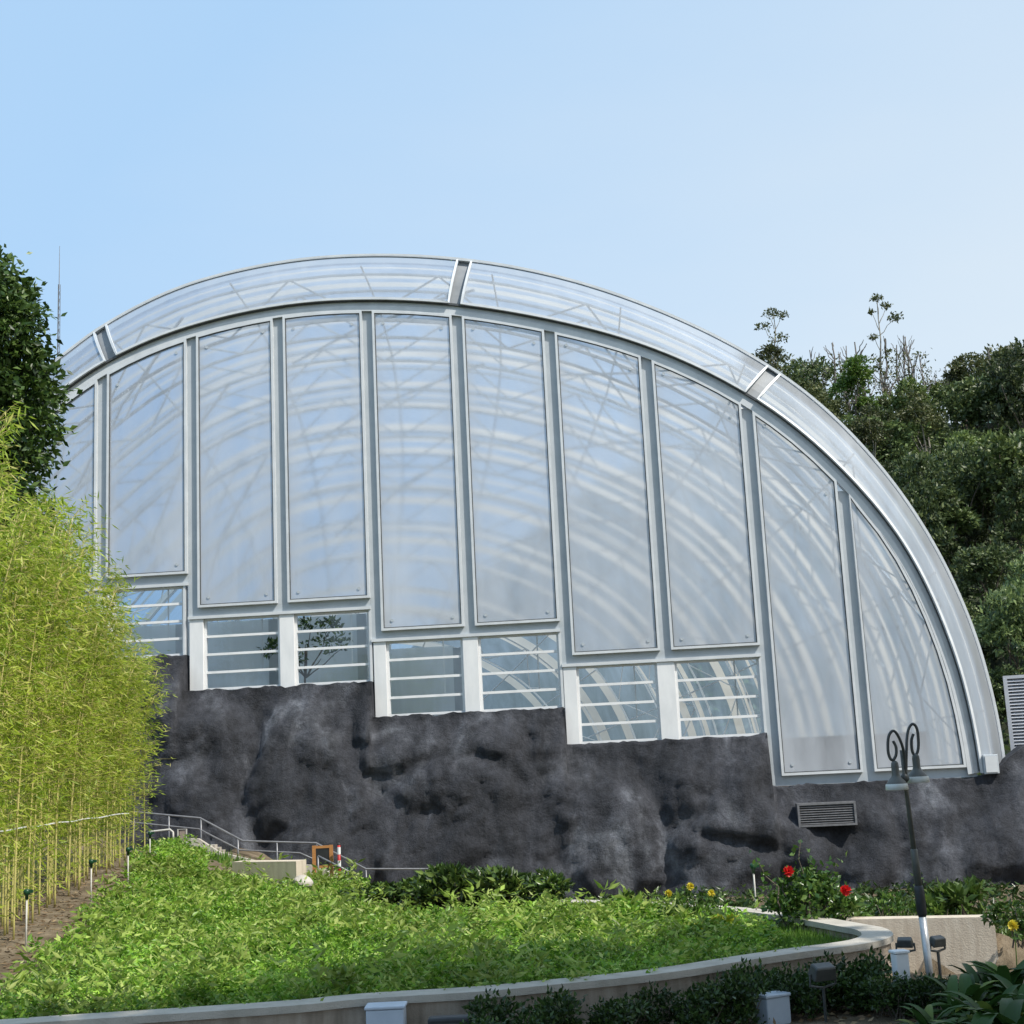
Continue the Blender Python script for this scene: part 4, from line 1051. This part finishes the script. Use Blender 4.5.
# ------------------------------------------------------------------ green-headed spike sprinklers
spr = None
for px, pt, pb_, lab in [(26, 890, 946, 'green-headed garden spike on a pale post, nearest at the left edge'), (91, 860, 902, 'green-headed garden spike beside the bamboo, second from the left edge'), (128, 848, 886, 'green-headed garden spike where the bamboo hedge ends'), (150, 832, 857, 'short pale-posted spike at the back of the bed near the handrail'), (756, 864, 905, 'green-headed garden spike behind the back coping, left of the hibiscus'), (347.5, 868, 886, 'small garden spike near the red and white post')]:
    if px == 756: q = at_y(px, pb_, 24.0)
    elif px in (150, 347.5): q = ground_hit(px, pb_+4, 12, 41)
    else: q = ground_hit(px, pb_)
    Y = q.y; tp = at_y(px, pt, Y); h = tp.z-q.z
    t = thing('garden_spike', lab, 'garden spike', q, 0, None)
    MB().tube([(0, 0, -.2), (0, 0, h-.1)], .015, 8).build('pipe', M['pvc'], t, True)
    MB().lathe([(0, -.13), (.028, -.13), (.03, -.06), (.05, -.05), (.055, .0), (.045, .03), (0, .035)], (0, 0, h-.02), 12).build('head', M['green'], t, True)
    MB().box(.02, .10, -.03, .03, h-.05, h).build('nozzle', M['green'], t)

# ------------------------------------------------------------------ handrails, stairs, small things by the rock
def fp(px, py, v=-3.0):     # point on a plane parallel to the front
    d = ray(px, py); n = NB; o = fac(0, v, 0); k = (o-Vector((0, 0, ZC))).dot(n)/d.dot(n); return Vector((0, 0, ZC))+d*k
def rail(label, top, mid, posts, v):
    t0 = [fp(x, y, v) for x, y in top]; base = t0[0].copy(); base.z -= 1
    t = thing('handrail', label, 'handrail', base)
    MB().tube([p-base for p in t0], .03, 8).build('top_rail', M['railsteel'], t, True)
    if mid: MB().tube([fp(x, y, v)-base for x, y in mid], .024, 8).build('mid_rail', M['railsteel'], t, True)
    for (x, y, l) in posts:
        q = fp(x, y, v)-base; MB().tube([q, q-Vector((0, 0, l))], .026, 8).build('post', M['railsteel'], t, True)
rail('long grey handrail descending in steps along the foot of the rock wall', [(120, 810.5), (134, 812), (200, 818), (243, 841), (316, 843), (366, 869), (432, 869), (452, 880)],
     [(120, 821), (134, 822.5), (199, 829), (240, 850), (300, 853), (345, 873)], [(134, 812, 1.3), (169, 815, 1.3), (201, 819, 1.2), (238, 838.5, 1.2), (277, 842, 1.2), (317, 844, 1.2), (366, 869, 1), (432, 869, 1)], -2.6)
rail('short handrail on the near side of the lower stair flight bending down at its end', [(318, 856), (348, 871), (349, 888)], None, [(318, 856, .9)], -4.6)
sn = [fp(x, y, -3.4) for x, y in [(183, 838), (199, 838.5), (220, 852), (262, 862), (312, 865), (330, 872)]]
stt = thing('stairs', 'pale concrete stairs with a sloping side beam beneath the handrail', 'stairs', sn[0]-Vector((0, 0, .4)))
b0 = stt.location.copy(); V = []
for p in sn: V += [p-b0+Vector((0, -.1, 0)), p-b0+Vector((0, .1, 0)), p-b0+Vector((0, .1, -.22)), p-b0+Vector((0, -.1, -.22))]
MB().add(V, [(4*i+k, 4*i+(k+1) % 4, 4*i+4+(k+1) % 4, 4*i+4+k) for i in range(len(sn)-1) for k in range(4)]+[(0, 1, 2, 3), (4*len(sn)-1, 4*len(sn)-2, 4*len(sn)-3, 4*len(sn)-4)]).build('side_beam', M['coping'], stt)
st = MB()
for i, (a_, b_) in enumerate(((1, 2), (4, 5))):
    for k in range(5):
        p = (sn[a_].lerp(sn[b_], (k+.5)/5)-b0); st.box(p.x-.16, p.x+.16, .12, 1.4, p.z-1.2, p.z-.2)
st.build('steps', M['coping'], stt)
sg = fp(323, 868, -4.2); sgn = thing('notice_board', 'small wooden-framed board beside the stairs', 'board', sg)
w, h = .58, .62
f = MB(); f.box(-w/2, -w/2+.1, -.03, .03, -.5, h); f.box(w/2-.1, w/2, -.03, .03, -.5, h); f.box(-w/2+.1, w/2-.1, -.025, .025, 0, .07); f.box(-w/2+.1, w/2-.1, -.025, .025, h-.08, h-.01)
f.build('frame', M['wood'], sgn); MB().box(-w/2+.1, w/2-.1, -.012, .012, .07, h-.08).build('panel', M['dark'], sgn)
rp = fp(339.5, 876, -4.4); rt = fp(339.5, 845, -4.4).z-rp.z
bol = thing('marker_post', 'red and white banded marker post beside the wooden-framed board', 'post', rp)
MB().tube([(0, 0, -.3), (0, 0, rt)], .045, 10).build('shaft', M['red'], bol, True)
for a_, b_ in ((.25, .5), (.7, .93)): MB().lathe([(.0455, rt*a_), (.049, rt*a_), (.049, rt*b_), (.0455, rt*b_)], (0, 0, 0), 12).build('white_band', M['white'], bol)
MB().lathe([(.048, 0), (.05, .03), (.03, .06), (0, .065)], (0, 0, rt), 12).build('cap', M['dark'], bol, True)
# beige kerb wall and stone
q0, q1 = at_y(232, 862, 33.0), at_y(296, 859, 32.0)
kw = thing('kerb_wall', 'short beige rendered kerb wall at the back of the bed, left of the handrail stairs', 'wall', q0)
a = [Vector((0, 0, 0)), (q1-q0)]; a = [Vector((p.x, p.y, 0)) for p in a]
wall_strip('wall_body', a, [p+Vector((.15, .5, 0)) for p in a], -1.0, .0, M['beige'], kw)
MB().box(0, 0.01, 0, .01, -.9, -.8).build('footing', M['beige'], kw)
sp = at_y(303, 882, 31.2); stn = MB(); import bmesh
bm = bmesh.new(); bmesh.ops.create_icosphere(bm, subdivisions=3, radius=.2)
for v_ in bm.verts:
    v_.co *= 1+.25*noise.noise(v_.co*5); v_.co.z *= .75; v_.co.x *= 1.1
me = bpy.data.meshes.new('stone'); bm.to_mesh(me); bm.free()
o = link('stone', me, M['stone']); o.location = sp; tag(o, 'pale stone lying by the end of the kerb wall', 'stone')
# bent pipe and little brown post at the far left
hp_ = [fp(x, y, -5) for x, y in [(147, 833), (152, 831.5), (170, 829.5), (173, 832), (173.5, 846)]]
MBp = MB().tube(hp_, .03, 8); tag(MBp.build('bent_pipe', M['pvc'], None, True), 'pale bent pipe standing at the back of the bed by the handrail', 'pipe')
bq = fp(183, 846, -4.8); bb = thing('brown_post', 'short brown post with a pale frame beside the bent pipe', 'post', bq)
MB().box(-.08, .08, -.08, .08, -.4, .42).build('shaft', M['brown'], bb); MB().tube([(-.12, -.09, -.2), (-.12, -.09, .46), (.12, -.09, .46), (.12, -.09, -.2)], .02, 6).build('frame', M['pvc'], bb)

# boxes and floodlights in front of the wall
def boxy(label, px, py, Y, w, d, h, rz_=0, mat='bluebox', name='utility_box'):
    q = at_y(px, py, Y); g = G(q.x, q.y); t = thing(name, label, 'box', (q.x, Y, g), rz_); H = q.z-g
    MB().box(-w/2, w/2, -d/2, d/2, -.05, H-.04).build('casing', M[mat], t, bevel=.015)
    MB().box(-w/2-.015, w/2+.015, -d/2-.015, d/2+.015, H-.037, H).build('lid', M[mat], t, bevel=.012)
boxy('pale blue utility box against the front of the planter wall near the bottom left', 386, 1004, yfront(at_z(386, 998, CZ).x)-.25, .42, .3, .5)
boxy('pale blue-grey utility box half hidden by shrubs in front of the planter wall', 772, 993, 17.1, .34, .22, .5, .5)
boxy('small white box between the two floodlights by the lamp post', 899, 950, 17.5, .17, .15, .4, .2, 'white')
def flood(label, px, py, Y, s, rz_, name='floodlight'):
    q = at_y(px, py, Y); g = G(q.x, q.y); t = thing(name, label, 'floodlight', (q.x, Y, g), rz_); z = q.z-g
    MB().add([(-.24*s, -.1*s, z-.14*s), (.24*s, -.1*s, z-.14*s), (.24*s, .12*s, z-.02*s), (-.24*s, .12*s, z-.02*s), (-.2*s, -.16*s, z+.10*s), (.2*s, -.16*s, z+.10*s), (.2*s, .04*s, z+.18*s), (-.2*s, .04*s, z+.18*s)],
             [(0, 3, 2, 1), (4, 5, 6, 7), (0, 1, 5, 4), (1, 2, 6, 5), (2, 3, 7, 6), (3, 0, 4, 7)]).build('housing', M['lampgrey'], t, bevel=.03*s)
    MB().add([(-.2*s, .12*s, z+.0*s), (.2*s, .12*s, z+.0*s), (.17*s, .055*s, z+.15*s), (-.17*s, .055*s, z+.15*s)], [(0, 1, 2, 3)]).build('lens', M['galv'], t)
    mb = MB(); mb.tube([(-.25*s, 0, z), (-.27*s, 0, z-.2*s), (0, 0, z-.25*s), (.27*s, 0, z-.2*s), (.25*s, 0, z)], .015, 6); mb.tube([(0, 0, z-.25*s), (0, 0, 0)], .02, 6); mb.build('bracket', M['lampgrey'], t)
flood('large dark floodlight tilted up beside the blue-grey box before the planter wall', 822, 973, 17.0, .66, .4)
flood('grey floodlight left of the lamp post by the white box', 905, 943, 18.0, .42, -.4)
flood('grey floodlight just right of the lamp post before the low wall', 937, 942, 18.0, .45, .5)
q = at_y(450, 1016, 15.9); t = thing('ground_light', 'dark low box light in front of the planter wall right of the pale blue box', 'light', (q.x, q.y, G(q.x, q.y)))
MB().box(-.24, .24, -.1, .1, 0, q.z-t.location.z).build('housing', M['dark'], t, bevel=.03); MB().box(-.2, .2, -.115, -.102, .05, q.z-t.location.z-.06).build('lens', M['lampgrey'], t)

# plant inside, behind the windows
ip = thing('indoor_plant', 'dark leafy plant inside the greenhouse behind the second and third windows', 'plant', fac(-7.2, 1.3, .6))
mb = MB(); limb(mb, (0, 0, 0), (.1, 0, 7.6), .06, .03, .02, 6, 6); bl = []
for (dx, z, r) in [(-1.0, 7.6, .35), (-.5, 7.9, .45), (.1, 7.7, .4), (.8, 7.7, .5), (1.3, 7.5, .4), (-.3, 7.2, .3), (.6, 7.2, .4), (.3, 8.3, .35), (1.0, 8.2, .3)]:
    bl.append((dx, rng.normal()*.2, z, r)); limb(mb, (.1, 0, 6.6), (dx, 0, z), .025, .01, .05, 4, 5)
mb.build('trunk', M['bark'], ip); P, Dr = blob_points(bl, 420, spread=.3, thick=.7); link('foliage', leaf_mesh('foliage', P, Dr, .2, .09), M['leaf_dark'], ip)

# ------------------------------------------------------------------ wood behind the viewpoint, whose shade falls on the near bed
P, Dr = [], []
bl = []
for i in range(30):
    f_ = i/29; bl.append((5.5+9.8*f_+rng.normal()*.6, 3.3+6.7*f_+rng.normal()*.3-.5, 19.0+1.2*rng.random(), 1.7))
for zz in (16, 13, 10, 7.5):
    for i in range(14):
        f_ = i/13*(1.0 if zz > 14 else 1.35); bl.append((6.0+9.8*f_+rng.normal(), 2.4+6.0*f_+rng.normal()*.4, zz+rng.normal()*.5, 2.2))
P, Dr = blob_points(bl, 16000, spread=.25, thick=.6)
tag(link('woodland', leaf_mesh('woodland', P, Dr, .75, .5), M['leaf_dark']), kind='stuff')

# ------------------------------------------------------------------ light
SKY0, SKY1 = (.50, .76, 1.06), (.88, .97, 1.02)
SUN_EL, SUN_PHI = radians(50), radians(38)          # phi: from +X towards the viewer
to_sun = Vector((cos(SUN_EL)*cos(SUN_PHI), -cos(SUN_EL)*sin(SUN_PHI), sin(SUN_EL)))
sd = bpy.data.lights.new('sun', 'SUN'); sd.energy = 5.0; sd.angle = radians(.55); sd.color = (1, .95, .86)
so = bpy.data.objects.new('sun', sd); col.objects.link(so); so.rotation_euler = (-to_sun).to_track_quat('-Z', 'Y').to_euler()
w = bpy.data.worlds.new('World'); sc.world = w; w.use_nodes = True; nt = w.node_tree
sky = nt.nodes.new('ShaderNodeTexSky'); sky.sky_type = 'NISHITA'; sky.sun_disc = False
sky.sun_elevation = SUN_EL; sky.sun_rotation = math.atan2(to_sun.x, to_sun.y)
sky.air_density = 1.0; sky.dust_density = 3.0; sky.ozone_density = 1.6; sky.altitude = 50
bg = nt.nodes['Background']; bg.inputs['Strength'].default_value = .15
# thin bright haze over the clear sky: paler low down and towards the sun side
tc = nt.nodes.new('ShaderNodeTexCoord'); sx = nt.nodes.new('ShaderNodeSeparateXYZ'); nt.links.new(tc.outputs['Generated'], sx.inputs[0])
hz_ = nt.nodes.new('ShaderNodeMath'); hz_.operation = 'MULTIPLY_ADD'; hz_.inputs[1].default_value = .85; nt.links.new(sx.outputs['X'], hz_.inputs[0])
hm = nt.nodes.new('ShaderNodeMath'); hm.operation = 'MULTIPLY_ADD'; hm.inputs[1].default_value = -.9; hm.inputs[2].default_value = .56; nt.links.new(sx.outputs['Z'], hm.inputs[0])
nt.links.new(hm.outputs[0], hz_.inputs[2])
hn = noise_tex(nt, 2.2, 5, .55, 'Generated', (1, 1, 3)); hs = nt.nodes.new('ShaderNodeMath'); hs.operation = 'MULTIPLY_ADD'; hs.inputs[1].default_value = .30; nt.links.new(hn.outputs['Fac'], hs.inputs[0])
nt.links.new(hz_.outputs[0], hs.inputs[2])
hr = nt.nodes.new('ShaderNodeValToRGB'); e = hr.color_ramp.elements
e[0].position = .12; e[0].color = (SKY0[0]/6.7, SKY0[1]/6.7, SKY0[2]/6.7, 1); e[1].position = .92; e[1].color = (SKY1[0]/6.7, SKY1[1]/6.7, SKY1[2]/6.7, 1)
nt.links.new(hs.outputs[0], hr.inputs[0])
hx = nt.nodes.new('ShaderNodeVectorMath'); hx.operation = 'SCALE'; hx.inputs['Scale'].default_value = 6.7*6.7
nt.links.new(hr.outputs[0], hx.inputs[0])
mxs = nt.nodes.new('ShaderNodeMix'); mxs.data_type = 'RGBA'; mxs.inputs[0].default_value = .8; mxs.clamp_result = False
nt.links.new(sky.outputs[0], mxs.inputs[6]); nt.links.new(hx.outputs[0], mxs.inputs[7]); nt.links.new(mxs.outputs[2], bg.inputs['Color'])
sc.view_settings.view_transform = 'Standard'; sc.view_settings.look = 'None'; sc.view_settings.exposure = 0; sc.view_settings.gamma = 1
sc.cycles.transparent_max_bounces = 24; sc.cycles.max_bounces = 8; sc.cycles.use_denoising = True
sc.cycles.caustics_reflective = False; sc.cycles.caustics_refractive = True
